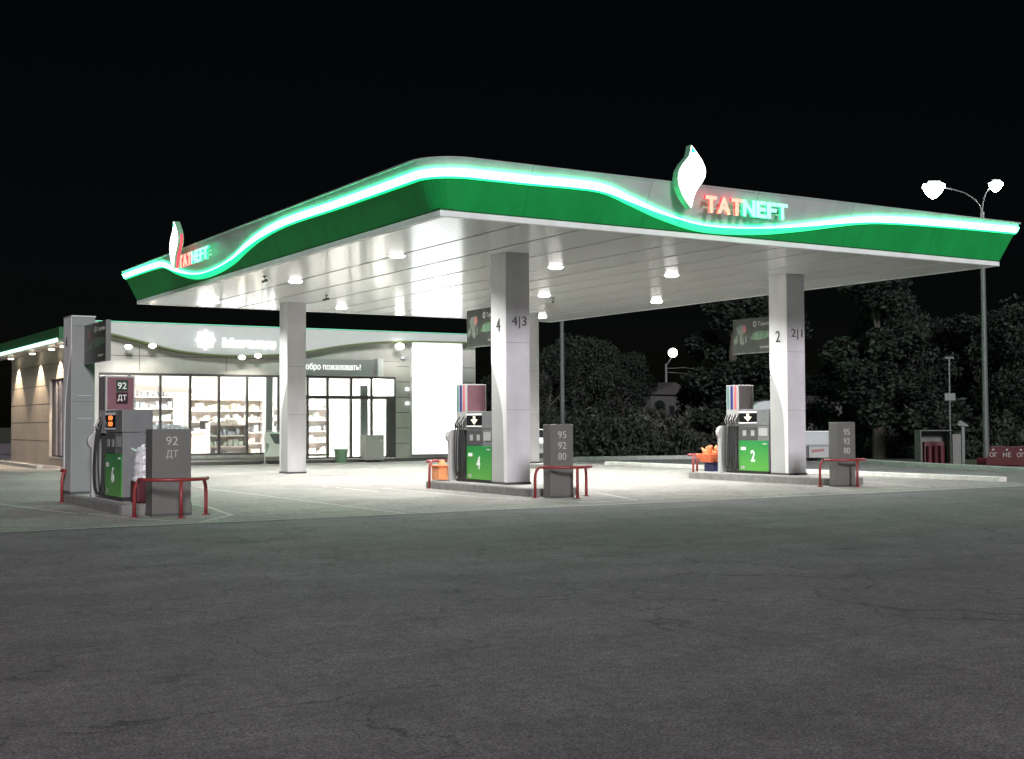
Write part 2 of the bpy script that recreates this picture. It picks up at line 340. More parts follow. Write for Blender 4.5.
# ------------------------------------------------------------------ camera
yaw, pitch, roll = 0.5497798727336565, 0.033524354330533454, -0.004656993108648411
fw = Vector((math.sin(yaw)*math.cos(pitch), math.cos(yaw)*math.cos(pitch), math.sin(pitch)))
rt = Vector((math.cos(yaw), -math.sin(yaw), 0)); up = rt.cross(fw)
r2 = rt*math.cos(roll)+up*math.sin(roll); u2 = -rt*math.sin(roll)+up*math.cos(roll)
cam = bpy.data.cameras.new('camera'); co = bpy.data.objects.new('camera', cam); COL.objects.link(co)
co.matrix_world = Matrix(((r2.x, u2.x, -fw.x, 0), (r2.y, u2.y, -fw.y, 0), (r2.z, u2.z, -fw.z, 1.6), (0, 0, 0, 1)))
cam.sensor_width = 36; cam.lens = 1295.9378*36/1024; cam.clip_end = 2000; cam.clip_start = 0.1
S.camera = co

# ------------------------------------------------------------------ ground
def sheet(name, pts, z, m, kind='structure'):
    mb = MB(); mb.quad(*[(x, y, z) for x, y in pts]); o = mb.build(name, m); o['kind'] = kind; return o
sheet('ground', [(-600,-600),(900,-600),(900,900),(-600,900)], -0.012, M['grass'])
sheet('asphalt', [(-120,-60),(160,-60),(160,20.0),(36.5,26.0),(38.6,34.5),(40.6,40.0),(38.0,45.6),(30.6,47.0),(30.6,120),(-120,120)], 0.0, M['asphalt'])
sheet('forecourt', [(-60,20.6),(28.6,20.6),(28.6,49.0),(10.2,49.0),(10.2,90),(-60,90)], 0.004, M['pad'])  # pale sheet drawn out left to carry the shop's light on the ground
# painted lines on the ground
pl = MB()
def line(a, b, w=0.09):
    a = Vector((*a, 0)); b = Vector((*b, 0)); d = (b-a).normalized(); n = Vector((-d.y, d.x, 0))*w/2
    k = max(1, int((b-a).length/3))
    for i in range(k):
        p = a+(b-a)*i/k; q = a+(b-a)*(i+1)/k
        pl.quad(*[(v.x, v.y, 0.009) for v in (p-n, q-n, q+n, p+n)])
line((-14, 20.54), (44, 20.54), 0.11)
line((10.4, 32.6), (10.4, 20.6), 0.08)
line((19.5, 46), (19.5, 26), 0.08); line((13.2, 30), (13.2, 27.5), 0.08)
line((28.1, 23), (28.1, 44), 0.08)
line((4.9, 27.9), (5.5, 24.0)); line((5.7, 23.8), (6.1, 22.0)); line((6.1, 22.0), (6.7, 20.7)); line((6.7, 20.7), (7.7, 22.0)); line((7.7, 22.0), (8.1, 24.5)); line((8.1, 24.5), (8.1, 27.5))
for cx in (15.5, 24.25):
    line((cx-1.5, 24.3), (cx-.6, 21.4)); line((cx+.6, 21.4), (cx-.6, 21.4)); line((cx+.6, 21.4), (cx+1.6, 24.3)); line((cx-1.5, 24.3), (cx-1.5, 29)); line((cx+1.6, 24.3), (cx+1.6, 29))
o = pl.build('painted_lines', M['paint']); o['kind'] = 'structure'
# far kerb
def kerb(name, pts, w, h, m, label):
    mb = MB(); pts = [Vector((*p, 0)) for p in pts]; rings = []
    for i, p in enumerate(pts):
        d = (pts[min(i+1, len(pts)-1)]-pts[max(i-1, 0)]).normalized(); n = Vector((-d.y, d.x, 0))*w/2
        rings.append([p-n+Vector((0,0,-.01)), p+n+Vector((0,0,-.01)), p+n+Vector((0,0,h)), p-n+Vector((0,0,h))])
    mb.loft(rings); o = mb.build(name, m, bevel=0.02); o['kind'] = 'structure'; return o
kerb('far_kerb', [(28.9,46.2),(30.6,45.1),(34,44.7),(36.2,44.1),(38.0,42.3),(38.8,39.9),(38.2,37.4),(36.9,34.7),(35.6,31.0),(34.2,25.8),(33.2,22.0),(31.5,17.0)], 0.42, 0.16, M['kerb'], '')
kerb('forecourt_kerb', [(28.75,22.3),(28.75,26),(28.75,31),(28.75,40)], 0.32, 0.13, M['kerb_white'], '')
kerb('side_kerb', [(10.1,49.6),(10.1,56),(10.1,66)], 0.25, 0.13, M['kerb'], '')
sheet('pavement', [(10.2,49.0),(30.6,49.0),(30.6,47.6),(10.2,47.6)], 0.012, M['kerb'])

# ------------------------------------------------------------------ canopy
X0, X1, Y0, Y1, Z0 = 11.59, 27.71, 21.49, 42.28, 5.53
cano = empty('canopy', (0, 0, 0), 'big white canopy with green sloping fascia and glowing wave strip over the fuel pumps', 'canopy')
ZB, ZT = 5.66, 6.57
def perim(n_corner=8, r=0.45):
    """list of (base xy, outward normal, tag, s) round the rectangle, corners rounded"""
    P = []
    def seg(a, b, nrm, tg):
        L = (Vector(b)-Vector(a)).length; k = int(L/0.25)
        for i in range(k+1): q = Vector(a).lerp(Vector(b), i/k); P.append((q, Vector(nrm), tg))
    def arc(c, a0, tg):
        for i in range(1, n_corner):
            a = math.radians(a0+90*i/n_corner); d = Vector((math.cos(a), math.sin(a))); P.append((Vector(c)+d*r, d, tg))
    seg((X0, Y1-r), (X0, Y0+r), (-1, 0), 'L'); arc((X0+r, Y0+r), 180, 'N')
    seg((X0+r, Y0), (X1-0.05, Y0), (0, -1), 'F')
    P.append((Vector((X1, Y0)), Vector((0.7, -1)), 'F'))
    seg((X1, Y0+0.05), (X1, Y1-0.05), (1, 0), 'R'); P.append((Vector((X1, Y1)), Vector((1, 1)), 'B'))
    seg((X1-0.05, Y1), (X0+0.05, Y1), (0, 1), 'B'); P.append((Vector((X0, Y1)), Vector((-1, 0.7)), 'L'))
    return P
PER = perim()
FT = [(11.2,6.30),(13.5,6.31),(14.4,6.325),(15.2,6.30),(15.9,6.13),(16.8,5.91),(17.9,5.75),(19.4,5.79),(20.7,5.95),(22.3,6.21),(23.2,6.30),(25.2,6.36),(28.2,6.40)]
LT = [(21.2,6.30),(25.6,6.30),(27.8,6.32),(29.1,6.30),(30.5,6.20),(31.6,6.06),(32.7,5.89),(34.3,5.77),(36.0,5.80),(37.4,6.08),(38.2,6.34),(39,6.40),(43,6.42)]
def zs(P, tg):
    if tg == 'F': return lerp(FT, P.x)
    if tg == 'L': return lerp(LT, P.y)
    if tg == 'N': return 6.30
    return 6.38
def pt(P, n, z, push=0.0):
    o = 0.40*(z-ZB)/(ZT-ZB)+push
    return (P.x+n.x*o, P.y+n.y*o, z)
def band(name, lo, hi, m, push=0.0, thick=0.0):
    mb = MB(); rings = []
    for P, n, tg in PER:
        z = zs(P, tg); d = min(1, max(0, (6.30-z)/0.5)) if tg != 'B' else -1; a, b = lo(z, d), hi(z, d)
        if thick: rings.append([pt(P, n, a, -thick), pt(P, n, a, push), pt(P, n, b, push), pt(P, n, b, -thick)])
        else: rings.append([pt(P, n, a, push), pt(P, n, b, push)])
    rings.append(rings[0])
    mb.loft(rings, close=bool(thick), cap=False)
    return mb.build(name, m, cano)
wh = lambda d: 0.0 if d < 0 else 0.115*(1-d)+0.018
gr = lambda d: 0.0 if d < 0 else 0.035+0.10*d
tp = lambda z, d: z+(wh(d)+gr(d))/2
band('lower_fascia', lambda z, d: ZB, lambda z, d: tp(z, d)-wh(d)-gr(d), M['green'])
band('glow_strip', lambda z, d: tp(z, d)-wh(d)-gr(d), lambda z, d: tp(z, d)-wh(d), M['strip_green'], 0.03, 0.02)
band('light_strip', lambda z, d: tp(z, d)-wh(d), tp, M['strip_white'], 0.04, 0.02)
band('upper_fascia', tp, lambda z, d: ZT, M['silver'])
band('top_rim', lambda z, d: ZT, lambda z, d: ZT+0.03, M['silver'], 0.02, 0.12)
rf = MB(); rf.box(X0+.05, X1-.05, Y0+.05, Y1-.05, ZT-.25, ZT-.17); rf.build('roof', M['darkgrey'], cano)
lip = MB()
for a in ((X0, X1, Y0, Y0+.10), (X0, X1, Y1-.10, Y1), (X0, X0+.10, Y0+.103, Y1-.103), (X1-.10, X1, Y0+.103, Y1-.103)): lip.box(*a, Z0-.01, ZB-.025)
lip.build('soffit_trim', M['white'], cano, bevel=.01)
gt = MB()
for a in ((X0+.01, X1-.01, Y0+.012, Y0+.08), (X0+.01, X1-.01, Y1-.08, Y1-.012), (X0+.01, X0+.08, Y0+.083, Y1-.083), (X1-.08, X1-.01, Y0+.083, Y1-.083)): gt.box(*a, ZB-.025, ZB+.02)
gt.build('shadow_gap', M['darkgreen_trim'], cano)
bk = MB(); bk.box(X0+.12, X1-.12, Y0+.12, Y1-.12, Z0+.05, Z0+.08); bk.build('soffit_backing', M['blackmetal'], cano)
so = MB(); xs = [X0+.11, 13.50, 14.95, 16.4, 17.93, 19.2, 20.4, 21.63, 23.1, 24.6, 26.0, X1-.11]
for a, b in zip(xs[:-1], xs[1:]): so.box(a+.04, b-.04, Y0+.11, Y1-.11, Z0, Z0+.03)
so.build('soffit', M['soffit'], cano)
# columns with their two-tone cladding, parts of the canopy
CW, CD = 0.63, 0.68
def wave_poly(flip, z0, zt, zc=3.0, zb=1.15):
    f = [(z0, .17), (zb, .19), (zb+.35, .22), (zb+.7, .27), (zb+1.1, .45), (zb+1.5, .72), (zc, 1.0), (zt, 1.0)]
    pts = [(0, z0)]+[(lerp(f, z), z) for z in [z0+(zc-z0)*i/24 for i in range(25)]]+[(1, zt), (0, zt)]
    pts = [(min(1, max(.05, u)) if u else 0, z) for u, z in pts]
    return [(1-u, z) for u, z in pts][::-1] if flip else pts
def column(x, y, zb, flip, nums=None, w=CW, d=CD, zt=Z0, parent=cano, name='column', m='colgrey'):
    c = MB().box(x, x+w, y, y+d, zb, zt).build(name, M[m], parent, bevel=.012)
    f = MB(); f.prism(wave_poly(flip, zb+.02, zt-.005), lambda u, z, t: (x-t, y+.006+u*(d-.012), z), 0.003, 0.012); f.build('white_cladding', M['white'], c)
    MB().box(x-.0012, x+.01, y+.004, y+d-.004, zb+.061, 3.05).build('dimmed_grey_face', M['colgrey_dim'], c)  # column grey darkened on this face to offset the strong light there
    MB().box(x-.015, x+w+.015, y-.015, y+d+.015, zb, zb+.06).build('column_foot', M['darkgrey'], c)
    for z in (1.9, 3.45): MB().box(x+.01, x+w-.01, y-.0035, y+.002, z, z+.006).build('cladding_joint', M['seam'], c)
    if nums:
        a, b = nums
        text(a, 'number', M['numdark'], c, (x-.014, y+d*.62, 3.72), 'x', .17, .30, .01, .0)
        text(b, 'number', M['numgrey'], c, (x+.14, y-.002, 3.78), 'y', .40, .28, .01, 0.0)
    return c
column(15.41, 25.38, 0.18, False, ('4', '4|3'))
column(24.10, 25.38, 0.18, False, ('2', '2|1'))
column(15.62, 39.3, 0.0, True)
column(24.60, 39.3, 0.15, True)

# ceiling downlights
rows = {27.15: 'front', 33.4: 'middle', 40.3: 'back'}; cols = {13.5: 'left', 17.95: 'second', 21.65: 'third', 26.0: 'right'}
cn = {13.5: 'leftmost', 17.95: 'second from the left', 21.65: 'third from the left', 26.0: 'rightmost'}
dl0 = None
def spot(name, loc, power, size=118, blend=.55, color=(1.0, .985, .95), rad=.12, target=None):
    l = bpy.data.lights.new(name, 'SPOT'); l.energy = power; l.spot_size = math.radians(size); l.spot_blend = blend; l.color = color; l.shadow_soft_size = rad
    o = bpy.data.objects.new(name, l); COL.objects.link(o); o.location = loc
    if target: o.rotation_euler = (Vector(target)-Vector(loc)).to_track_quat('-Z', 'Y').to_euler()
    return o
for y, rn in rows.items():
    for x, _ in cols.items():
        lab = 'round glowing ceiling light, %s of the %s row under the canopy' % (cn[x], rn)
        if dl0 is None:
            dl0 = empty('ceiling_light', (x, y, Z0), lab, 'ceiling light', 'round lights in the canopy ceiling')
            MB().cyl(0, 0, -.014, .0, .215, 24, .225).build('trim_ring', M['trim'], dl0)
            MB().cyl(0, 0, -.045, -.0145, .15, 24, .19).build('lens', M['lamp'], dl0)
            o = dl0
        else:
            o = tree_copy(dl0); o.location = (x, y, Z0); o['label'] = lab
        l = spot('downlight_beam', (x, y, Z0-.075), 830, 146, .7); l.parent = None

# security cameras on the soffit
def cctv(loc, rz, label, body=.11):
    t = empty('security_camera', loc, label, 'camera', 'small cameras under the canopy', rz)
    MB().cyl(0, 0, -.03, 0, .05, 12).build('mount', M['camera'], t)
    MB().tube([(0,0,-.03),(0,0,-.12)], .015, 6).build('stem', M['camera'], t)
    MB().tube([(-body, 0, -.16), (body*.8, 0, -.10)], [.032, .040], 10).build('body', M['camera'], t)
cctv((12.35, 32.7, Z0), .6, 'small dark camera hanging from the canopy ceiling near its left edge')
cctv((15.8, 36.6, Z0), -.4, 'small dark camera hanging between two ceiling lights deep under the canopy')
cctv((22.3, 33.9, Z0), .9, 'tiny dark camera under the canopy right of the big middle column')

# flame emblem and lettering
def flame(loc, face, label):
    t = empty('flame_sign', loc, label, 'sign', 'flame emblems on the canopy edge')
    W, H = .76, 1.33
    Lf = [(.46,0),(.32,.075),(.17,.18),(.04,.32),(0,.45),(.05,.58),(.18,.69),(.31,.765),(.405,.82),(.45,.89),(.49,1.0)]
    Rf = [(.55,.97),(.70,.885),(.86,.79),(.97,.69),(1.0,.60),(.97,.51),(.86,.42),(.73,.335),(.62,.25),(.53,.14)]
    poly = Lf+Rf
    fn = (lambda u, v, d: (u*W-W/2, -d, v*H)) if face == 'y' else (lambda u, v, d: (-d, W/2-u*W, v*H))
    MB().prism(poly, fn, .0, .16).build('casing', M['flame_side'], t)
    MB().prism([(.49,.0),(.56,.14),(.65,.25),(.76,.33),(.89,.415),(1.0,.505),(1.035,.60),(1.0,.70),(.9,.6),(.6,.3)], fn, .03, .10).build('red_bloom_edge', M['flame_bloom'], t)  # added glowing plate imitating the red bloom along the emblem's edge
    c = [((u-.5)*.95+.5, (v-.5)*.975+.5) for u, v in poly]
    low = [(u, v) for u, v in c]
    MB().prism(low, fn, .162, .185).build('lit_face', M['flame_face'], t)
    tip = [(.45,.87),(.495,.97),(.54,.945),(.64,.89)]
    MB().prism(tip, fn, .187, .192).build('green_tip', M['flame_tip'], t)
    return t
flame((17.15, 20.98, 6.02), 'y', 'large glowing white flame emblem on the right-hand canopy edge')
flame((11.06, 35.98, 6.00), 'x', 'glowing white flame emblem on the left canopy edge seen at an angle')
def lettering(loc, face, label, total, h):
    t = empty('lettering_sign', loc, label, 'sign', 'lit letters on the canopy edge')
    word = 'TATNEFT'; adv = {'T': .92, 'A': 1.08, 'N': 1.05, 'E': .88, 'F': .84}; tot = sum(adv[c] for c in word); p = 0
    for i, c in enumerate(word):
        w = adv[c]/tot*total; red = i < 3
        org = (p+.01, 0, 0) if face == 'y' else (0, -p-.01, 0)
        text(c, 'letter', M['let_red' if red else 'let_green'], t, ((org[0], -.062, 0) if face == 'y' else (-.062, org[1], 0)), face, w*.90, h, .02, .03)
        text(c, 'letter_casing', M['let_redside' if red else 'let_greenside'], t, org, face, w*.92, h*1.02, .06, .035)
        p += w
    rl = MB()
    if face == 'y': rl.box(0, total, 0.01, .04, h*.3, h*.36).box(0, total, 0.01, .04, h*.66, h*.72)
    else: rl.box(0.01, .04, -total, 0, h*.3, h*.36).box(0.01, .04, -total, 0, h*.66, h*.72)
    rl.build('mounting_rail', M['silver'], t)
    return t
lettering((17.66, 21.06, 6.02), 'y', 'lit red and mint TATNEFT letters beside the large flame on the right canopy edge', 2.34, .35)
lettering((11.16, 36.12, 6.03), 'x', 'lit red and mint TATNEFT letters on the left canopy edge, steeply foreshortened', 2.5, .34)

# ------------------------------------------------------------------ islands, pylon, barriers
def island(x0, x1, y0, y1, label, h=.18, rz=0):
    r = (x1-x0)/2; cx = (x0+x1)/2; t = empty('pump_island', (cx, (y0+y1)/2, 0), label, 'kerb island', 'raised concrete islands', rz); ly = (y1-y0)/2
    prof = []
    for i in range(13): a = math.pi+math.pi*i/12; prof.append((r*math.cos(a), -ly+r*.55+r*.55*math.sin(a)))
    for i in range(13): a = math.pi*i/12; prof.append((r*math.cos(a), ly-r*.55+r*.55*math.sin(a)))
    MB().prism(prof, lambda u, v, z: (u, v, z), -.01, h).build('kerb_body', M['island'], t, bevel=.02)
    inn = [(u*.80, v*.955) for u, v in prof]
    MB().prism(inn, lambda u, v, z: (u, v, z), h-.005, h+.006).build('top_slab', M['kerb'], t)
    return t
island(6.10, 7.40, 22.95, 28.3, 'concrete island under the leftmost pump with its wrapped bin')
island(14.93, 16.25, 23.5, 28.75, 'concrete island under the middle pump marked 4')
island(23.55, 24.95, 23.3, 29.15, 'concrete island under the right pump marked 2')
island(24.2, 25.6, 38.2, 41.5, 'concrete island at the foot of the column hidden behind the middle one', .15)
def barrier(cx, cy, r, sgn, label, z=.66):
    t = empty('barrier', (cx, cy, 0), label, 'barrier', 'red tube barriers round the island ends'); R_ = .032
    pts = [(-r, 0, 0), (-r, 0, z*.62)]
    for i in range(1, 5): a = math.pi/2*i/4; pts.append((-r+.10*(1-math.cos(a)), sgn*.06*(1-math.cos(a)), z*.62+(z*.38)*math.sin(a)))
    for i in range(1, 16):
        a = math.pi*(i+.6)/17.2; pts.append((-r*math.cos(a), sgn*r*math.sin(a)*.95, z))
    for i in range(1, 5): a = math.pi/2*i/4; pts.append((r-.10*(1-math.sin(a)), sgn*.06*(1-math.sin(a)), z*.62+(z*.38)*math.cos(a)))
    pts += [(r, 0, z*.3), (r, 0, 0)]
    MB().tube(pts, R_, 10).build('rail', M['redpaint'], t, smooth=True)
    MB().tube([(0, sgn*r*.95, 0), (0, sgn*r*.95, z)], R_, 10).build('post', M['redpaint'], t, smooth=True)
    for x, y in ((-r, 0), (r, 0), (0, sgn*r*.95)): MB().cyl(x, y, 0.0, .02, .075, 12).build('base_plate', M['redpaint'], t)
barrier(6.75, 22.42, .63, -1, 'red tube barrier curved round the grey 92 ДТ sign block on the left')
barrier(15.47, 23.25, .66, -1, 'red tube barrier curved round the grey sign block before the middle column')
barrier(23.62, 23.12, .64, -1, 'red tube barrier curved round the grey sign block before the right column')
barrier(6.62, 27.65, .56, 1, 'red tube barrier at the foot of the freestanding pylon, far left')
barrier(15.5, 28.25, .58, 1, 'red tube barrier beside the orange box at the far end of the middle island')
barrier(24.3, 28.75, .66, 1, 'red tube barrier behind the orange basket at the right island')

py = empty('pylon', (6.16, 27.3, .18), 'freestanding grey and white pylon with curved cladding at far left', 'pylon')
c = column(0, 0, 0, True, None, .47, .68, 3.64, py, 'shaft', 'pylongrey')
MB().box(-.01, .48, -.01, .69, 3.64, 3.67).build('cap', M['silver'], py)
text('6', 'number', M['numgrey'], py, (-.014, .42, 3.05), 'x', .12, .20, .01)
for z in (2.02, 1.55): MB().box(.12, .40, -.008, -.002, z, z+.012).build('seam_line', M['silver'], py)

# fuel grade steles
def stele(x, y, w, d, h, lines, label, zt, ls):
    t = empty('fuel_grade_sign', (x, y, 0), label, 'sign block', 'grey sign blocks at the island ends')
    MB().box(0, w, 0, d, 0, h).build('block', M['stele'], t, bevel=.012)
    for i, s in enumerate(lines):
        text(s, 'lettering', M['stele_text'], t, (w*.5-.105, -.001, zt-i*ls), 'y', .21, .15, .008)
    MB().box(-.006, w+.006, -.006, d+.006, 0, .05).build('foot', M['darkgrey'], t)
stele(6.45, 22.5, .69, .42, 1.52, ['92', 'ДТ'], 'grey sign block reading 92 and ДТ beside the left pump', 1.24, .24)
stele(15.06, 23.02, .58, .30, 1.57, ['95', '92', '80'], 'grey sign block reading 95 92 80 in front of the middle column', 1.27, .23)
stele(23.31, 22.84, .60, .30, 1.585, ['95', '92', '80'], 'grey sign block reading 95 92 80 in front of the right column', 1.27, .23)

# advertising boards fixed to columns
def board(x, y0, y1, z0, z1, label, near_fixed):
    t = empty('advert_board', (x, y0, z0), label, 'advert board', 'dark advert boards on the columns'); L_, H = y1-y0, z1-z0
    MB().box(0, .09, 0, L_, 0, H).build('panel', M['board'], t, bevel=.006)
    MB().box(-.004, .094, -.012, .0, -.004, H+.004).build('edge_frame', M['board_edge'], t)
    MB().box(-.006, .0, .0, L_, -.01, .008).build('lower_trim', M['board_edge'], t)
    # figure-like blotch on the left part (far end), ring and words on the right part
    fx = lambda u, v, d: (-d, L_*(1-u), H*v)
    head = [(.20+.105*math.cos(a)*(1+.2*math.sin(3*a)), .66+.17*math.sin(a)) for a in [2*math.pi*i/20 for i in range(20)]]
    MB().prism(head, fx, .0, .004).build('printed_shape', M['board_pale'], t)
    cheek = [(.285+.045*math.cos(a), .70+.12*math.sin(a)) for a in [2*math.pi*i/14 for i in range(14)]]
    MB().prism(cheek, fx, .0045, .006).build('printed_shape', M['board_red'], t)
    for i, pl_ in enumerate(([(.02,.38),(.10,.55),(.14,.50),(.11,.30),(.04,.28)], [(.17,.50),(.25,.47),(.28,.30),(.23,.22),(.16,.34)], [(.30,.50),(.33,.52),(.35,.34),(.31,.30)])):
        MB().prism(pl_, fx, .0, .004+.0005*i).build('printed_shape', M['board_pale'], t)
    sw = [(.42,.40),(.50,.56),(.62,.62),(.80,.60),(.95,.57),(.93,.44),(.80,.40),(.60,.36)]
    MB().prism(sw, fx, .0, .005).build('printed_shape', M['board_green'], t)
    ring = MB(); 
    for i in range(16):
        a, b = 2*math.pi*i/16, 2*math.pi*(i+1)/16
        q = [(.53+.022*math.cos(a), .82+.055*math.sin(a)), (.53+.038*math.cos(a), .82+.085*math.sin(a)), (.53+.038*math.cos(b), .82+.085*math.sin(b)), (.53+.022*math.cos(b), .82+.055*math.sin(b))]
        ring.prism(q, fx, .0, .005)
    ring.build('printed_ring', M['board_txt'], t)
    text('Танеко', 'lettering', M['board_txt'], t, (-.001, L_*.40, H*.76), 'x', L_*.36, H*.12, .005)
    text('TATNEFT', 'lettering', M['board_txt'], t, (-.001, L_*.36, H*.12), 'x', L_*.26, H*.06, .005)
    for z in (H*.25, H*.75):
        if near_fixed == 'near': MB().box(.03, .06, -.05, .0, z, z+.06).build('bracket', M['darkgrey'], t)
        else: MB().box(.03, .06, L_, L_+.06, z, z+.06).build('bracket', M['darkgrey'], t)
board(15.68, 26.12, 27.70, 3.45, 4.36, 'dark advert board with pale printed shapes left of the middle column', 'near')
board(24.36, 26.12, 27.83, 3.50, 4.47, 'dark advert board with a red spot beside the right column', 'near')
board(6.40, 25.52, 27.25, 2.85, 3.64, 'dark advert board sticking out from the leftmost pylon', 'far')

# ------------------------------------------------------------------ dispensers
def dispenser(loc, num, label, panel, arrow=True, plates=None, strips=('s_teal', 's_blue', 's_red'), hoses=5, plastic=False, sz=1.0):
    t = empty('fuel_dispenser', loc, label, 'fuel dispenser', 'fuel dispensers on the islands'); T = .55; t.scale = (1, 1, sz)
    MB().box(.01, T-.01, .02, 1.72, 0, .07).build('plinth', M['blackmetal'], t)
    MB().box(.012, T-.012, 0, 1.20, .07, 1.27).build('cabinet', M['dispgrey'], t, bevel=.015)
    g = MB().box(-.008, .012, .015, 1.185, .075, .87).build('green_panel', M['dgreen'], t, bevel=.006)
    text(num, 'number', M['numwhite'], g, (-.009, .70, .32), 'x', .17, .30, .006, .02)
    text('TATNEFT', 'small_mark', M['numwhite'], g, (-.009, .24, .775), 'x', .19, .03, .005)
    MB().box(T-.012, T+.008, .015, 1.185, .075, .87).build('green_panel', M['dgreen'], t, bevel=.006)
    dp = MB().box(-.004, .012, .44, 1.18, .885, 1.25).build('keypad_panel', M['darkgrey'], t, bevel=.004)
    for yy in (.62, .95): MB().box(-.009, -.004, yy-.07, yy+.07, 1.0, 1.14).build('reader_window', M['dispgrey2'], dp)
    MB().box(.0, T+.02, -.01, 1.19, 1.275, 1.69).build('display_head', M['dispgrey'], t, bevel=.012)
    sc = MB().box(-.012, -.001, .45, 1.16, 1.33, 1.64).build('display_screen', M['screen'], t)
    MB().box(-.018, -.0125, .44, 1.17, 1.60, 1.645).box(-.018, -.0125, .44, 1.17, 1.325, 1.355).build('display_frame', M['numwhite'], sc)
    if arrow:
        y = .80
        ar = [(y-.05, 1.58), (y+.05, 1.58), (y+.05, 1.50), (y+.16, 1.50), (y, 1.38), (y-.16, 1.50), (y-.05, 1.50)]
        MB().prism(ar, lambda u, v, d: (-.013-d, u, v), 0, .004).build('lit_arrow', M['yellow_e'], sc)
    else:
        text('00', 'lit_digits', M['orange_e'], sc, (-.0125, .93, 1.50), 'x', .30, .09, .004, .03)
        text('00', 'lit_digits', M['orange_e'], sc, (-.0125, .93, 1.385), 'x', .30, .09, .004, .03)
    tw = MB().box(.0, T+.01, 1.20, 1.70, 1.25, 2.36).build('hose_tower', M['dispgrey2'], t, bevel=.012)
    MB().box(.03, T-.02, 1.192, 1.1985, 1.71, 2.33).build('tower_panel', panel, tw)
    for i, s in enumerate(strips):
        y = 1.62-.15*i; MB().box(-.006, .0, y-.05, y+.045, 1.70, 2.33).build('grade_strip', M[s], tw)
    if plates:
        for s, z, mm in plates:
            pb = MB().box(.20, .42, 1.186, 1.191, z, z+.22).build('grade_plate', M[mm], tw)
            text(s, 'lettering', M['numwhite'], pb, (.225, 1.1855, z+.045), 'y', .17, .13, .004, .01)
    MB().box(.06, T-.06, 1.21, 1.70, .07, 1.25).build('hose_bay', M['darkgrey'], t)
    random.seed(int(loc[0]*10))
    for i in range(hoses):
        y = 1.64-.105*i; zz = 1.34+.03*(i % 2)
        nz = MB().tube([(.01, y, zz+.20), (-.05, y, zz+.06), (-.06, y, zz-.05)], [.022, .032, .026], 8).build('nozzle', M['rubber'], t)
        MB().tube([(-.06, y, zz+.17), (-.115, y, zz+.07), (-.07, y, zz-.03)], .008, 6).build('nozzle_guard', M['trim'], nz)
        sw = random.uniform(-.05, .05); lo = random.uniform(.06, .14); dx = random.uniform(.0, .045)
        pts = [(-.06, y, zz-.04), (-.08-dx*.4, y+sw*.3, 1.0), (-.08-dx, y+sw, .55), (-.06-dx, y+sw, lo+.12), (-.02-dx*.4, y+sw*.6, lo), (.03, y+sw*.3, lo+.14), (.05, y, .7), (.05, y, 1.25)]
        P = []
        for k in range(len(pts)-1):
            p0, p1, p2, p3 = [Vector(pts[max(0, min(len(pts)-1, k+q))]) for q in (-1, 0, 1, 2)]
            for s_ in range(5):
                u = s_/5; P.append(.5*((2*p1)+(p2-p0)*u+(2*p0-5*p1+4*p2-p3)*u*u+(3*p1-p0-3*p2+p3)*u**3))
        P.append(Vector(pts[-1])); MB().tube(P, .016, 6).build('hose', M['rubber'], t, smooth=True)
    MB().box(-.0095, -.008, .90, 1.10, .62, .70).build('notice_sticker', M['numwhite'], g)
    MB().box(-.0095, -.008, .95, 1.10, .12, .20).build('notice_sticker', M['board_txt'], g)
    MB().box(-.003, .0, .04, .38, 1.00, 1.20).build('notice_sticker', M['dispgrey2'], t)
    MB().box(.10, .42, -.006, -.001, .20, 1.05).build('service_door', M['dispgrey'], t, bevel=.003)
    MB().box(.34, .38, -.010, -.0065, .60, .68).build('lock', M['blackmetal'], t)
    # side fin
    pr = [(-.10, 0), (-.10, .95), (-.16, 1.02), (-.18, 1.10), (-.14, 1.20), (-.05, 1.26), (.40, 1.26), (.40, 0)]
    MB().prism(pr, lambda u, v, y: (u, y, v), 1.84, 1.97).build('side_fin', M['dispgrey2'], t, bevel=.01)
    return t
dispenser((15.42, 26.08, .186), '4', 'fuel dispenser with green panel marked 4 and black hoses by the middle column', M['maroon'])
dispenser((24.10, 26.14, .186), '2', 'fuel dispenser with green panel marked 2 and black hoses by the right column', M['brown'], sz=1.035)
dispenser((6.36, 24.15, .186), '6', 'fuel dispenser with maroon 92 ДТ tower and orange digits at far left', M['maroon'], False,
          [('92', 2.06, 'label_green'), ('ДТ', 1.82, 'label_black')], ('darkgrey', 'darkgrey', 'darkgrey'), 3)

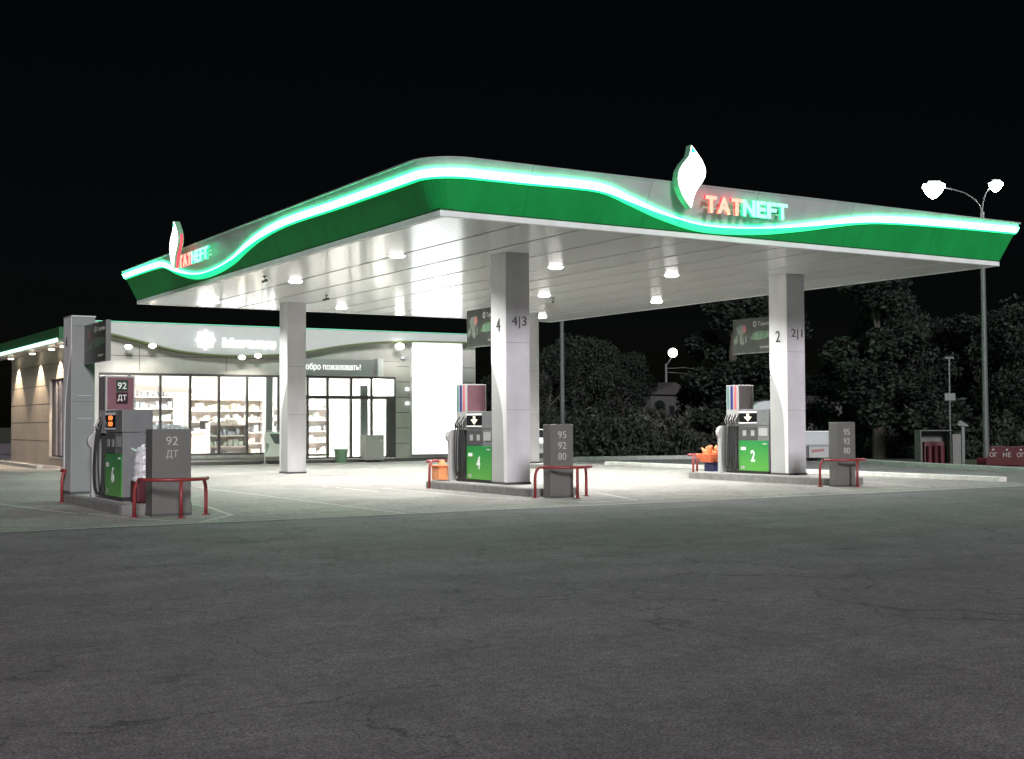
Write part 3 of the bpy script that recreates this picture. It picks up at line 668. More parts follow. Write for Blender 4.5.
# wrapped bin beside left dispenser
t = empty('litter_bin', (6.62, 23.62, .186), 'red bin topped by a crumpled white plastic wrap beside the left pump', 'bin')
MB().box(-.18, .30, -.20, .26, 0, .40).build('bin_body', M['redbox'], t, bevel=.03)
random.seed(3)
rg = []
for k in range(12):
    z = .38+.56*k/11; s = 1.0-.10*(k/11)+.05*math.sin(k*1.9)
    rg.append([((.05+.23*s*math.cos(a)*(1+random.uniform(-.07, .07))), (.03+.23*s*math.sin(a)*(1+random.uniform(-.07, .07))), z+random.uniform(-.012, .012)) for a in [2*math.pi*i/18 for i in range(18)]])
rg.append([(.05+.1*math.cos(a), .03+.1*math.sin(a), .97+random.uniform(-.02, .05)) for a in [2*math.pi*i/18 for i in range(18)]])
MB().loft(rg).build('plastic_wrap', M['bag'], t)
fl = MB()
for i in range(16):
    a = 2*math.pi*i/16; r = .17; p = Vector((.05+r*math.cos(a), .03+r*math.sin(a), .93)); q = p+Vector((random.uniform(-.1, .1), random.uniform(-.1, .1), random.uniform(.04, .14)))
    n = Vector((random.uniform(-1, 1), random.uniform(-1, 1), 0))*.06; fl.quad(p-n, p+n, q+n*.6, q-n*.4)
fl.build('film_folds', M['bag'], t)

# orange box and basket
t = empty('sand_box', (15.33, 28.2, .186), 'orange box inside the barrier at the far end of the middle island', 'box')
MB().box(-.22, .16, -.10, .30, .02, .34).build('box_body', M['orange2'], t, bevel=.02)
MB().box(-.25, .19, -.13, .33, .34, .38).build('lid', M['orange'], t, bevel=.01)
MB().cyl(-.03, .1, .38, .50, .10, 14, .06).build('handle', M['orange2'], t)
t = empty('blue_crate', (24.5, 28.75, .186), 'small dark blue crate under the orange basket on the right island', 'crate')
MB().box(-.26, .18, -.2, .25, 0, .24).build('crate_body', M['blueplastic'], t, bevel=.02)
MB().box(-.28, .20, -.22, .27, .241, .262).build('rim', M['blueplastic'], t)
t = empty('orange_basket', (24.32, 28.78, .45), 'orange plastic basket heaped with small bottles on the blue crate', 'basket')
rg = [[((w*(-1, 1, 1, -1)[i]), (w*(-1, -1, 1, 1)[i]), z) for i in range(4)] for z, w in ((.0, .22), (.24, .33))]
MB().loft(rg).build('basket_body', M['orange'], t, bevel=.02)
random.seed(5)
for i in range(9):
    a = i*.75; x, y = .2*math.cos(a), .2*math.sin(a); hh = .24+.07*(i % 3)
    MB().tube([(x, y, .22), (x+random.uniform(-.05, .05), y+random.uniform(-.05, .05), hh+.03), (x+random.uniform(-.1, .1), y+random.uniform(-.1, .1), hh+.10)], [.06, .055, .02], 7).build('bottle', M['orange'] if i % 2 else M['orange2'], t)

# ------------------------------------------------------------------ shop building
BX, BY, BR, BB = 11.36, 49.25, 28.3, 62.05
shop = empty('shop_building', (0, 0, 0), 'low pale station shop with white wavy fascia and glazed lit front', 'building')
G0 = .16  # floor
mb = MB()   # facade above glass and right of the doors, butted pieces
GX0, GX1, DX0, DX1, GT = 12.1, 19.25, 20.0, 24.42, 3.56
mb.box(BX, BR, BY, BY+.25, GT, 5.25); mb.box(BX, GX0, BY, BY+.25, 0, GT); mb.box(DX1, BR, BY, BY+.25, 0, GT); mb.box(GX1, DX0, BY, BY+.25, 0, GT); mb.box(GX0, GX1, BY, BY+.25, 0, .40)
mb.build('front_wall', M['bwall'], shop)
MB().box(BX+.02, BR-.02, BY-.05, BY-.002, 0, .14).build('plinth', M['plinth'], shop)
MB().box(GX0, GX1+.05, BY-.16, BY-.053, .28, .40).build('window_ledge', M['kerb'], shop)
sm = MB()
for z in (4.2,): sm.box(BX+.1, DX1+.2, BY-.004, BY-.001, z, z+.02)
for z in (.75, 1.4, 2.05, 2.7, 3.35, 4.0): sm.box(DX1+.02, 25.05, BY-.004, BY-.001, z, z+.025); sm.box(27.6, BR-.02, BY-.004, BY-.001, z, z+.025)
for x in (13.6, 17.0, 19.6): sm.box(x, x+.02, BY-.0045, BY-.0012, GT+.1, 4.6)
sm.build('panel_seams', M['seam'], shop)
# side wall (looks to -X)
side = MB(); DY0, DY1 = 50.9, 54.1
side.box(BX, BX+.25, BY+.25, DY0, 0, 5.2); side.box(BX, BX+.25, DY1, BB, 0, 5.2); side.box(BX, BX+.25, DY0, DY1, 3.42, 5.2); side.box(BX, BX+.25, DY0, DY1, 0, .35)
side.build('side_wall', M['bside'], shop)
ss = MB()
for z in (.95, 1.7, 2.45, 3.2, 4.05):
    ss.box(BX-.004, BX-.001, DY1, BB-.02, z, z+.02)
    if z > 3.42: ss.box(BX-.004, BX-.001, BY+.02, DY1-.003, z, z+.02)
    else: ss.box(BX-.004, BX-.001, BY+.02, DY0, z, z+.02)
ss.build('panel_seams', M['seam'], shop)
dd = MB().box(BX+.10, BX+.16, DY0, DY1, .35, 3.42).build('side_window', M['door_dark'], shop)
for y in (51.5, 52.3, 53.1): MB().box(BX+.04, BX+.10, y, y+.35, .40, 3.36).build('window_blind', M['curtain'], dd)
MB().box(BX-.05, BX+.09, DY0-.06, DY1+.06, .28, .35).build('side_sill', M['kerb'], shop)
MB().box(BX+.25, BR-.25, BB-.25, BB, 0, 5.2).box(BR-.25, BR, BY+.25, BB, 0, 5.2).build('rear_wall', M['bside'], shop)
MB().box(BX+.05, BR-.05, BY+.10, BB-.05, 5.2, 5.32).build('roof', M['darkgrey'], shop)
# front fascia: white board with wavy lower edge, olive band under it, thin mint tube on top
WT = [(11.0,5.10),(12.0,5.02),(12.8,4.86),(13.6,4.68),(14.9,4.38),(16.7,4.24),(18.7,4.30),(20.0,4.45),(21.8,4.76),(23.5,4.95),(25.1,5.02),(28.6,5.06)]
xs = [11.0+.25*i for i in range(71)]; top = 5.42
def fas(mb, f0, f1, y0, y1):
    rings = [[(x, y0, f0(x)), (x, y0, f1(x)), (x, y1, f1(x)), (x, y1, f0(x))] for x in xs]; mb.loft(rings)
m1 = MB(); fas(m1, lambda x: lerp(WT, x)+.065, lambda x: top, BY-.55, BY-.02); m1.build('white_fascia', M['bfascia'], shop)
m2 = MB(); fas(m2, lambda x: lerp(WT, x), lambda x: lerp(WT, x)+.063, BY-.56, BY-.021); m2.build('wave_trim', M['bgreen'], shop)
MB().tube([(11.0, BY-.50, top+.03), (28.5, BY-.50, top+.03)], .013, 8).build('light_tube', M['tube_dim'], shop)
# side eave with light strip
MB().box(10.55, 11.0, BY-.5, 67, 4.74, 5.18).build('side_eave', M['bfrontgreen'], shop)
MB().box(10.50, 10.545, BY-.3, 67, 4.64, 4.78).build('light_strip', M['strip_shop'], shop)
MB().box(10.56, BX-.003, BY-.02, 67, 4.65, 4.735).build('eave_soffit', M['white'], shop)
for i, y in enumerate((60.4, 55.8, 52.2, 50.2)):
    tl = empty('wall_lamp', (11.02, y, 4.65), ['warm downlight at the far end of the shop side wall', 'warm downlight in the middle of the shop side wall', 'warm downlight above the dark side window of the shop', 'warm downlight near the front corner of the shop side wall'][i], 'lamp', 'warm lamps on the shop side wall')
    MB().cyl(0, 0, -.10, 0, .11, 14).build('housing', M['trim'], tl)
    MB().cyl(0, 0, -.14, -.102, .10, 14, .13).build('lens', M['lamp_warm'], tl)
    spot('wall_beam', (11.0, y, 4.45), 330, 88, .3, (1.0, .80, .58), .04, (11.02, y, 0))
# glazing
fr = MB(); mull = [12.1, 13.25, 14.43, 15.59, 16.74, 17.89, 19.2]
wf = MB()
for x in mull: wf.box(x-.045, x+.045, BY+.02, BY+.14, .40, GT)
for a, b in zip(mull[:-1], mull[1:]): wf.box(a+.045, b-.045, BY+.02, BY+.14, GT-.09, GT); wf.box(a+.045, b-.045, BY+.02, BY+.14, .40, .47)
win = wf.build('shop_window', M['frame'], shop)
for a, b in zip(mull[:-1], mull[1:]): MB().box(a+.046, b-.046, BY+.07, BY+.085, .471, GT-.091).build('pane', M['glass'], win)
MB().box(18.72, 19.0, BY+.145, BY+.23, .40, GT-.01).build('window_post', M['signgrey'], win)
df = MB(); dm = [20.0, 20.45, 21.33, 22.38, 23.32, 24.42]
for x in dm: df.box(x-.05 if x > 20.1 else x, x+.05 if x < 24 else x, BY+.02, BY+.14, .16, GT)
for a, b in zip(dm[:-1], dm[1:]):
    df.box(a+.05, b-.05, BY+.02, BY+.14, GT-.09, GT); df.box(a+.05, b-.05, BY+.02, BY+.14, 2.62, 2.76); df.box(a+.05, b-.05, BY+.02, BY+.14, .16, .24)
df.box(24.0, 24.37, BY+.018, BY+.142, .24, 2.62)
door = df.build('entrance_door', M['frame'], shop)
for a, b in zip(dm[:-1], dm[1:]):
    MB().box(a+.051, min(b-.051, 23.998 if a > 23 else 99), BY+.07, BY+.085, .241, 2.619).build('pane', M['glass'], door)
    MB().box(a+.051, b-.051, BY+.07, BY+.085, 2.761, GT-.091).build('pane', M['glass'], door)
MB().box(22.85, 23.20, BY+.15, BY+.22, .16, 3.2).build('door_post', M['signgrey'], door)
# sign box above the doors
sb = MB().box(19.5, 23.2, BY-.42, BY-.06, 3.57, 4.24).build('welcome_sign', M['signgrey'], shop, bevel=.01)
text('Добро пожаловать!', 'lettering', M['text_white'], sb, (19.95, BY-.421, 3.73), 'y', 2.64, .33, .012)
MB().box(23.35, 23.6, BY-.50, BY-.06, 3.57, 4.30).build('sign_end_panel', M['white'], shop, bevel=.01)
ls = empty('shop_name_sign', (16.68, BY-.55, 4.60), 'glowing white shop lettering on the white fascia', 'sign')
text('Магазин', 'lettering', M['text_lit'], ls, (0, -.003, 0), 'y', 2.15, .34, .03, .03)
st = []
for i in range(16):
    a = 2*math.pi*i/16; r = .40 if i % 2 == 0 else .25; st.append((r*math.cos(a+math.pi/2), r*math.sin(a+math.pi/2)))
stt = empty('star_emblem', (15.99, BY-.55, 4.86), 'glowing white star emblem left of the shop lettering', 'sign')
MB().prism(st, lambda u, v, d: (u, -d, v), 0.0, .05).build('star_body', M['text_lit'], stt)
# bright lightbox
lb = empty('light_box', (25.08, BY, .26), 'tall blinding white light box on the right part of the shop wall', 'light box')
MB().box(0, 2.50, -.16, -.004, 0, 4.82).build('box_frame', M['white'], lb, bevel=.03)
MB().box(.05, 2.45, -.175, -.162, .05, 4.77).build('lit_face', M['mirror_box'], lb)
# facade floodlights
for i, (x, dz, lab) in enumerate(((13.0, 4.50, 'leftmost floodlight under the shop fascia'), (13.9, 4.56, 'second floodlight from the left under the shop fascia'), (17.4, 4.20, 'floodlight below the glowing shop lettering'), (18.05, 4.28, 'floodlight just right of the one below the lettering'), (24.25, 4.82, 'bright floodlight left of the white light box'))):
    tl = empty('floodlight', (x, BY-.62, dz), lab, 'floodlight', 'floodlights under the shop fascia')
    MB().tube([(0, .55, .02), (0, .15, .05), (0, 0, .02)], .02, 6).build('arm', M['trim'], tl)
    MB().box(-.14, .14, -.10, .08, -.06, .07).build('housing', M['trim'], tl, bevel=.02)
    big = 1.5 if x > 20 else 1.0
    rg = [[(rr*big*math.cos(2*math.pi*j/18), -.102-dd_, rr*big*.62*math.sin(2*math.pi*j/18)) for j in range(18)] for rr, dd_ in ((.14, 0), (.12, .02), (.06, .03))]  # lens outline drawn as an elliptical blob of glare
    MB().loft(rg).build('lens', M['lamp_warm' if x < 20 else 'lamp'], tl)
    l = spot('flood_beam', (x, BY-.78, dz-.05), 60, 130, .6, (1, .95, .85), .1, (x, BY-.3, 0))
for i, x in enumerate((24.95,)):
    pass
t = empty('dome_camera', (24.72, BY-.02, 4.38), 'small white camera on the wall left of the light box', 'camera')
MB().cyl(0, -.06, -.05, .04, .11, 14).build('dome', M['white'], t); MB().box(-.05, .15, -.10, -.02, .04, .08).build('bracket', M['white'], t)
for z in (3.05, 2.45):
    t = empty('wall_lamp', (24.93, BY-.02, z), ('upper' if z > 3 else 'lower')+' small round lamp on the wall left of the light box', 'lamp', 'small round wall lamps')
    MB().cyl(0, -.05, -.07, .07, .08, 12).build('shade', M['text_white'], t)
# interior
MB().box(BX+.26, BR-.26, BY+.26, BB-.26, .10, .15).build('floor', M['shopfloor'], shop)
MB().box(BX+.26, 25.2, 55.3, 55.4, .15, 3.9).box(24.95, 25.05, BY+.26, 55.29, .15, 3.9).build('inner_wall', M['interior'], shop)
MB().box(BX+.26, BR-.26, BY+.26, 55.29, 3.9, 3.95).build('ceiling', M['interior'], shop)
cnt = 0
for x in (13.0, 15.6, 18.2, 20.8, 23.4):
    for y in (50.6, 53.2):
        MB().box(x-.6, x+.6, y-.3, y+.3, 3.84, 3.885).build('ceiling_lamp', M['shoplamp'], shop)
for x in (13.5, 17.5, 21.5, 24.0):
    l = bpy.data.lights.new('shop_lamp', 'AREA'); l.energy = 260; l.size = 2.6; l.shape = 'RECTANGLE'; l.size_y = 1.6; l.color = (1, .985, .96)
    o = bpy.data.objects.new('shop_lamp', l); COL.objects.link(o); o.location = (x, 52.2, 3.80)
goodm = [mat('goods_%d' % i, c, .5, noise=.3, scale=6) for i, c in enumerate([(.6,.55,.5), (.5,.3,.25), (.35,.38,.42), (.6,.55,.42), (.25,.24,.24), (.4,.46,.4)])]
def shelf(x, y, w, d, h, n, label, top=True, low=False):
    t = empty('shop_shelf', (x, y, .15), label, 'shelf', 'shop shelves seen through the glass')
    MB().box(0, .04, 0, d, 0, h).box(w-.04, w, 0, d, 0, h).box(.041, w-.041, d-.03, d, 0, h).build('frame', M['shelfw'], t)
    random.seed(int(x*7+y))
    for k in range(n):
        z = .10+(h-.2)*k/max(1, n-1) if n > 1 else .6
        MB().box(.042, w-.042, 0, d-.032, z, z+.04).build('shelf_board', M['shelfp'] if k % 2 else M['shelfw'], t)
        if z > h-.12 and not top: continue
        g = MB(); xx = .06; mi = random.choice(goodm)
        while xx < w-.25:
            ww = random.uniform(.07, .2); hh = random.uniform(.1, min(.3, (h/max(1, n))*.75))
            if random.random() < .8: g.box(xx, xx+ww, .05, d*.6, z+.041, z+.041+hh)
            xx += ww+random.uniform(.01, .06)
        if g.v: g.build('goods_row', mi, t)
shelf(12.3, 50.3, 1.5, .5, 1.5, 4, 'low white shelf behind the first window of the shop front')
shelf(14.2, 51.2, 2.0, .6, 1.3, 3, 'beige shelf with goods behind the second shop window')
shelf(16.9, 50.9, 1.6, .5, 1.5, 4, 'white shelf with goods behind the window next to the folding sign')
shelf(12.0, 54.6, 4.6, .6, 2.7, 6, 'tall long shelf on the back wall of the shop, left part')
shelf(17.2, 54.6, 3.4, .6, 2.6, 6, 'tall shelf on the back wall of the shop, middle part')
shelf(21.0, 54.6, 2.8, .6, 2.2, 5, 'shelf on the back wall seen through the glass doors')
t = empty('shop_counter', (15.2, 52.6, .15), 'pale slanted shop counter seen through the middle windows', 'counter')
MB().prism([(0, 0), (0, .9), (2.4, 1.15), (2.4, 0)], lambda u, v, y: (u, y, v), 0, .7).build('counter_body', M['shelfp'], t)
MB().prism([(-.05, .91), (-.05, .96), (2.45, 1.21), (2.45, 1.16)], lambda u, v, y: (u, y, v), -.05, .75).build('counter_top', M['shelfw'], t)
MB().box(1.9, 2.35, .15, .2, 1.25, 1.6).build('monitor', M['screen'], t)
t = empty('menu_screens', (15.3, 55.25, 2.5), 'lit menu screens on the shop back wall', 'screens')
for i in range(3): MB().box(i*1.05, i*1.05+.95, -.04, 0, .05, .62).build('screen', mat('menu_%d' % i, (.3, .3, .3), .3, emit=((.9, .9, .85), (.6, .75, .9), (.9, .7, .5))[i], es=.9, noise=0), t)
t = empty('ceiling_sign_panel', (13.2, 51.6, 2.75), 'dark reddish hanging panel inside the shop left part', 'panel')
MB().prism([(0, .25), (0, .55), (3.3, .28), (3.3, .1)], lambda u, v, y: (u, y, v), 0, .05).build('panel', M['shelfp'], t)
MB().tube([(.3, .02, .5), (.3, .02, 1.1)], .01, 6).tube([(3.0, .02, .3), (3.0, .02, 1.1)], .01, 6).build('hanger', M['trim'], t)

# things in front of the shop
t = empty('folding_sign', (18.35, BY-.75, .012), 'white folding advert stand before the last shop window', 'sign stand')
MB().tube([(0,.05,0),(0,.12,1.32),(.82,.12,1.32),(.82,.05,0)], .02, 8).tube([(0,-.25,0.02),(0,.3,0.02)], .018, 8).tube([(.82,-.25,0.02),(.82,.3,0.02)], .018, 8).build('frame', M['white'], t)
MB().box(.03, .79, .095, .115, .30, 1.28).build('poster', M['posterw'], t)
MB().prism([(.20,1.20),(.72,1.20),(.72,.78),(.42,.82)], lambda u, v, d: (u, .094-d, v), 0, .004).build('printed_patch', M['posterd'], t)
MB().prism([(.05,.85),(.20,.80),(.08,.42)], lambda u, v, d: (u, .094-d, v), 0, .004).build('printed_patch', M['binGreen'], t)
t = empty('waste_basket', (21.75, BY-.35, .012), 'green waste basket by the glass doors', 'basket')
MB().cyl(0, 0, 0, .50, .22, 18, .28).build('basket_body', M['binGreen'], t); MB().cyl(0, 0, .50, .56, .30, 18).build('rim', M['binGreen'], t)
t = empty('cabinet', (22.75, BY-.62, .012), 'pale metal cabinet in front of the entrance glass', 'cabinet')
MB().box(0, .82, 0, .5, .08, 1.12).build('body', M['cabinet'], t, bevel=.015); MB().box(.03, .79, -.015, -.001, .14, 1.06).build('door', M['cabinet'], t, bevel=.006)
MB().box(.08, .2, .1, .3, 0, .078).box(.6, .72, .1, .3, 0, .078).build('feet', M['blackmetal'], t); MB().box(.62, .70, -.03, -.016, .85, .93).build('badge', M['white'], t)

# ------------------------------------------------------------------ vehicles
def wheel(t, x, y, r, w, ax):
    o = MB(); seg = 20
    f = lambda rr, d: [((x+rr*math.cos(2*math.pi*j/seg), y+d, r+rr*math.sin(2*math.pi*j/seg)) if ax == 'y' else (x+d, y+rr*math.cos(2*math.pi*j/seg), r+rr*math.sin(2*math.pi*j/seg))) for j in range(seg)]
    ty = MB().loft([f(r*.9, 0), f(r, .03), f(r, w-.03), f(r*.9, w)]).build('wheel', M['rubber'], t)
    MB().loft([f(r*.6, -.006), f(r*.55, -.012)]).loft([f(r*.6, w+.006), f(r*.55, w+.012)]).build('rim', M['trim'], ty)
def sedan(loc, rz, label):
    t = empty('parked_car', loc, label, 'car', None, rz)   # rear at y=0, front towards +y
    W = .80
    prof = [(0.0,.30),(0.0,.80),(.06,.95),(.65,1.0),(1.2,1.36),(2.4,1.38),(3.1,.96),(3.95,.82),(4.15,.62),(4.15,.28)]
    rg = []
    for s, k in ((-W, 1), (-W+.06, 0), (W-.06, 0), (W, 1)):
        rg.append([(s*(1-.16*max(0, z-.95)/.4) if k else s*(1-.12*max(0, z-.95)/.4), y, (z if not k else min(z, 1.32)-.02 if z > .9 else z)) for y, z in prof])
    MB().loft(rg).build('body', M['carwhite'], t, bevel=.03)
    MB().box(-.58, .58, -.015, .0, .5, .5).v
    rw = MB().quad((-.60, .74, 1.03), (.60, .74, 1.03), (.54, 1.12, 1.30), (-.54, 1.12, 1.30)); 
    for i, q in enumerate(rw.v): rw.v[i] = (q[0], q[1]-.03, q[2]+.03)
    rw.build('rear_window', M['carglass'], t)
    for s in (-1, 1):
        a = MB().box(min(s*.5, s*.78), max(s*.5, s*.78), -.02, .0, .66, .84); a.build('tail_light', M['dispgrey2'], t)
        b = MB().quad((s*.815, 1.05, .98), (s*.815, 3.0, .98), (s*.70, 2.4, 1.30), (s*.70, 1.3, 1.30)); b.build('side_window', M['carglass'], t)
        for y in (.75, 3.3): wheel(t, -.81 if s < 0 else .63, y, .31, .18, 'x')
    MB().box(-.80, .80, -.06, -.001, .30, .50).build('bumper', M['darkgrey'], t, bevel=.02)
    MB().box(-.24, .24, -.022, -.001, .60, .70).build('licence_plate', M['posterw'], t)
sedan((26.42, 40.1, 0), 0, 'white parked car mostly hidden behind the middle column and sign block')
def truck(loc, rz, label):
    t = empty('parked_truck', loc, label, 'truck', None, rz)  # side faces -y, front towards -x, rear at x=0
    cab = [(-3.35,.35),(-3.38,1.1),(-3.15,2.1),(-2.95,2.38),(-2.6,2.46),(-1.85,2.46),(-1.75,2.30),(-1.70,.35)]
    MB().prism(cab, lambda u, v, y: (u, y, v), 0, 1.6).build('cab', M['trucksilver'], t, bevel=.06)
    MB().prism([(-3.12,1.35),(-2.98,2.1),(-2.1,2.12),(-2.1,1.35)], lambda u, v, y: (u, y, v), -.008, -.001).build('side_window', M['carglass'], t)
    bd = MB().box(-1.6, 0, 0, 1.6, .62, .70).box(-1.6, -.041, -.03, -.001, .66, 1.18).box(-.04, 0, -.03, 1.6, .62, 1.18).box(-1.6, -.041, 1.601, 1.63, .66, 1.18)
    bed = bd.build('cargo_bed', M['trucksilver'], t, bevel=.01)
    MB().box(-1.62, .06, -.06, .02, 1.181, 1.22).build('bed_rail', M['white'], bed)
    MB().box(-1.2, -.35, .05, .5, .12, .61).build('storage_box', M['darkgrey'], t, bevel=.01)
    ab = MB().box(-.82, -.02, .0, .04, .14, .60).build('side_guard', M['signgrey'], t)
    MB().prism([(-.72,.34),(-.2,.40),(-.2,.50),(-.72,.46)], lambda u, v, d: (u, -d, v), 0, .004).build('printed_patch', M['board_red'], ab)
    for x in (-2.75, -1.45):
        for y in (0.02, 1.38): wheel(t, x, y, .33, .2, 'y')
truck((38.45, 38.15, 0), -yaw, 'small silver flatbed truck parked behind the right column')

# ------------------------------------------------------------------ right-hand side things
r3 = Vector((math.cos(yaw), -math.sin(yaw), 0)); f3 = Vector((math.sin(yaw), math.cos(yaw), 0))
t = empty('fire_shield', (37.0, 32.2, 0), 'grey open sheet-metal shelter with red equipment near the trees', 'shelter', None, -yaw+.05)
MB().box(0, .03, 0, .6, .0, 1.24).box(1.10, 1.13, 0, .6, 0, 1.20).box(.031, 1.099, .57, .6, 0, 1.24).build('shelter_walls', M['steel'], t)
MB().box(-.03, 1.16, -.03, .63, 1.241, 1.27).build('shelter_roof', M['steel'], t)
MB().box(1.14, 1.46, -.1, .02, .02, 1.12).build('open_door', M['stele'], t)
for x in (.45, .68, .90): MB().cyl(x, .32, .03, .70, .09, 12).build('extinguisher', M['redbox'], t, smooth=False)
MB().box(.30, 1.05, .42, .56, .05, .85).build('red_cabinet', M['redbox'], t)
t = empty('sign_post', (38.05, 31.75, 0), 'thin tall post with a small plate and short crossbar near the grey shelter', 'post', None, -yaw)
MB().tube([(0,0,0),(0,0,3.9)], .03, 8).build('pole', M['pole'], t); MB().box(-.19, .19, -.05, -.035, 2.34, 2.60).build('plate', M['pole'], t); MB().box(-.16, .16, -.02, .02, 3.86, 3.92).build('crossbar', M['steel'], t)
t = empty('meter_post', (37.2, 30.5, 0), 'short grey post with slanted cap beside the grey shelter', 'post', None, -yaw)
MB().box(-.05, .05, -.05, .05, 0, 1.42).build('pole', M['pole'], t); MB().prism([(-.20,1.44),(.16,1.40),(.16,1.46),(-.12,1.62)], lambda u, v, y: (u, y, v), -.1, .1).build('cap', M['pole'], t)
t = empty('red_container', (36.0, 28.6, .0), 'dark red container with white warning lettering at the right edge', 'container', None, math.atan2(-2.55, 1.35))
MB().loft([[(0.0,0,.12),(0.0,.9,.12),(4.2,.9,.12),(4.2,0,.12)], [(.14,.05,.74),(.14,.85,.74),(4.1,.85,.74),(4.1,.05,.74)]]).build('tank_body', M['redbox'], t, bevel=.02)
for i, s in enumerate(('ОГ', 'НЕ', 'ОП')): 
    o = text(s, 'lettering', M['board_pale'] if False else M['stele_text'], t, (.12+.43*i, .026, .40), 'y', .25, .15, .012)
    MB().prism([(.24+.43*i+.035*math.cos(a), .64+.03*math.sin(a)) for a in [2*math.pi*k/8 for k in range(8)]], lambda u, v, d: (u, .043-d, v), 0, .012).build('round_mark', M['stele_text'], t)
MB().box(.4, .8, .1, .8, 0.0, .119).box(3.3, 3.7, .1, .8, 0, .119).build('skids', M['blackmetal'], t)
t = empty('red_trough', (37.3, 30.0, 0), 'low dark red trough between the shelter and the red container', 'trough', None, math.atan2(-2.55, 1.35)+.1)
MB().loft([[(0,0,.05),(0,.5,.05),(1.5,.5,.05),(1.5,0,.05)], [(0,-.05,.30),(0,.55,.30),(1.5,.55,.42),(1.5,-.05,.42)]]).build('trough_body', M['redbox'], t)

# ------------------------------------------------------------------ masts
def mast(loc, h, heads, label, power, size=1.0):
    t = empty('lamp_mast', loc, label, 'street lamp', None, -yaw)
    MB().tube([(0,0,0),(0,0,h*.5),(0,0,h)], [.12, .10, .07], 12).build('pole', M['pole'], t)
    for dx, dz, sc in heads:
        pts = [(0,0,h-.05)]
        for i in range(1, 9):
            u = i/8; pts.append((dx*(u**1.6), 0, h+dz*(1-(1-u)**2)))
        MB().tube(pts, .022, 8).build('arm', M['pole'], t)
        hd = MB().prism([(-.30*sc,.10),(.30*sc,.10),(.22*sc,.22),(-.22*sc,.22)], lambda u, v, y: (dx+u, y, h+dz+v), -.2*sc, .2*sc).build('lamp_head', M['pole'], t)
        rg = [[(dx+a*math.cos(2*math.pi*j/20)*sc, b*math.sin(2*math.pi*j/20)*sc-.12*sc*(1-k/5), h+dz+.095-c*sc) for j in range(20)] for k, (a, b, c) in enumerate(((.40,.30,0),(.42,.32,.08),(.36,.28,.2),(.27,.2,.34),(.14,.1,.46),(.03,.03,.52)))]
        MB().loft(rg).build('lens', M['lamp_hot'], hd, smooth=True)  # oversized lens, lamp glare put into its shape
        w = Vector(loc)+r3*dx+Vector((0,0,h+dz-.55*sc))
        spot('mast_beam', w, power, 150, .5, (.93,.96,1.0), .3, w+Vector((-2.2,-3.0,-6)))
    return t
mast((40.75, 32.35, 0), 9.5, ((-1.85, .95, 1.0), (.52, 1.0, .64)), 'tall thin mast with two blazing lamp heads right of the canopy', 200)
mast((32.7, 49.0, 0), 9.0, ((-1.2, .8, .5), (.9, .8, .5)), 'tall thin mast rising behind the middle sign block into the canopy', 100)
t = empty('utility_pole', (87.3, 110.6, 0), 'far utility pole carrying one round white lamp beyond the trees', 'street lamp', None, -yaw)
MB().tube([(0,0,0),(0,0,7.9)], .14, 8).build('pole', M['pole'], t)
MB().tube([(0,0,7.7),(.7,0,8.7)], .06, 6).build('arm', M['pole'], t)
rg = [[(.75+.50*math.sin(a)*math.cos(2*math.pi*j/18), .5*math.sin(a)*math.sin(2*math.pi*j/18), 9.1+.50*math.cos(a)) for j in range(18)] for a in [math.pi*(k+.03)/9.06 for k in range(10)]]
MB().loft(rg).build('globe', M['lamp_warm'], t, smooth=True)
MB().tube([(0,0,7.4),(2,0,7.5),(4.5,0,7.1)], .03, 5).tube([(0,0,7.0),(3,0,6.8),(4.6,0,6.7)], .03, 5).build('wires', M['pole'], t)

# ------------------------------------------------------------------ far houses
def house(loc, w, d, h, rh, label, rz=0.3):
    t = empty('far_house', loc, label, 'house', 'far houses beyond the trees', rz)
    wl = MB().box(0, w, 0, d, 0, h).build('wall', M['farwall'], t)
    MB().prism([(-.3, h), (w+.3, h), (w*.5, h+rh)], lambda u, v, y: (u, y, v), -.3, d+.3).build('roof', M['farroof'], t)
    for i in range(3): MB().box(w*(.15+.27*i), w*(.27+.27*i), -.03, -.002, h*.35, h*.75).build('window', M['screen'], t)
house((74, 96, 0), 7, 6, 4.2, 1.2, 'pale far house below the lone round lamp')
house((64, 98, 0), 6, 5, 4.6, 2.0, 'pale far house with light roof left of the lone lamp')
house((90, 92, 0), 7, 6, 3.3, .9, 'low far house right of the lone lamp')

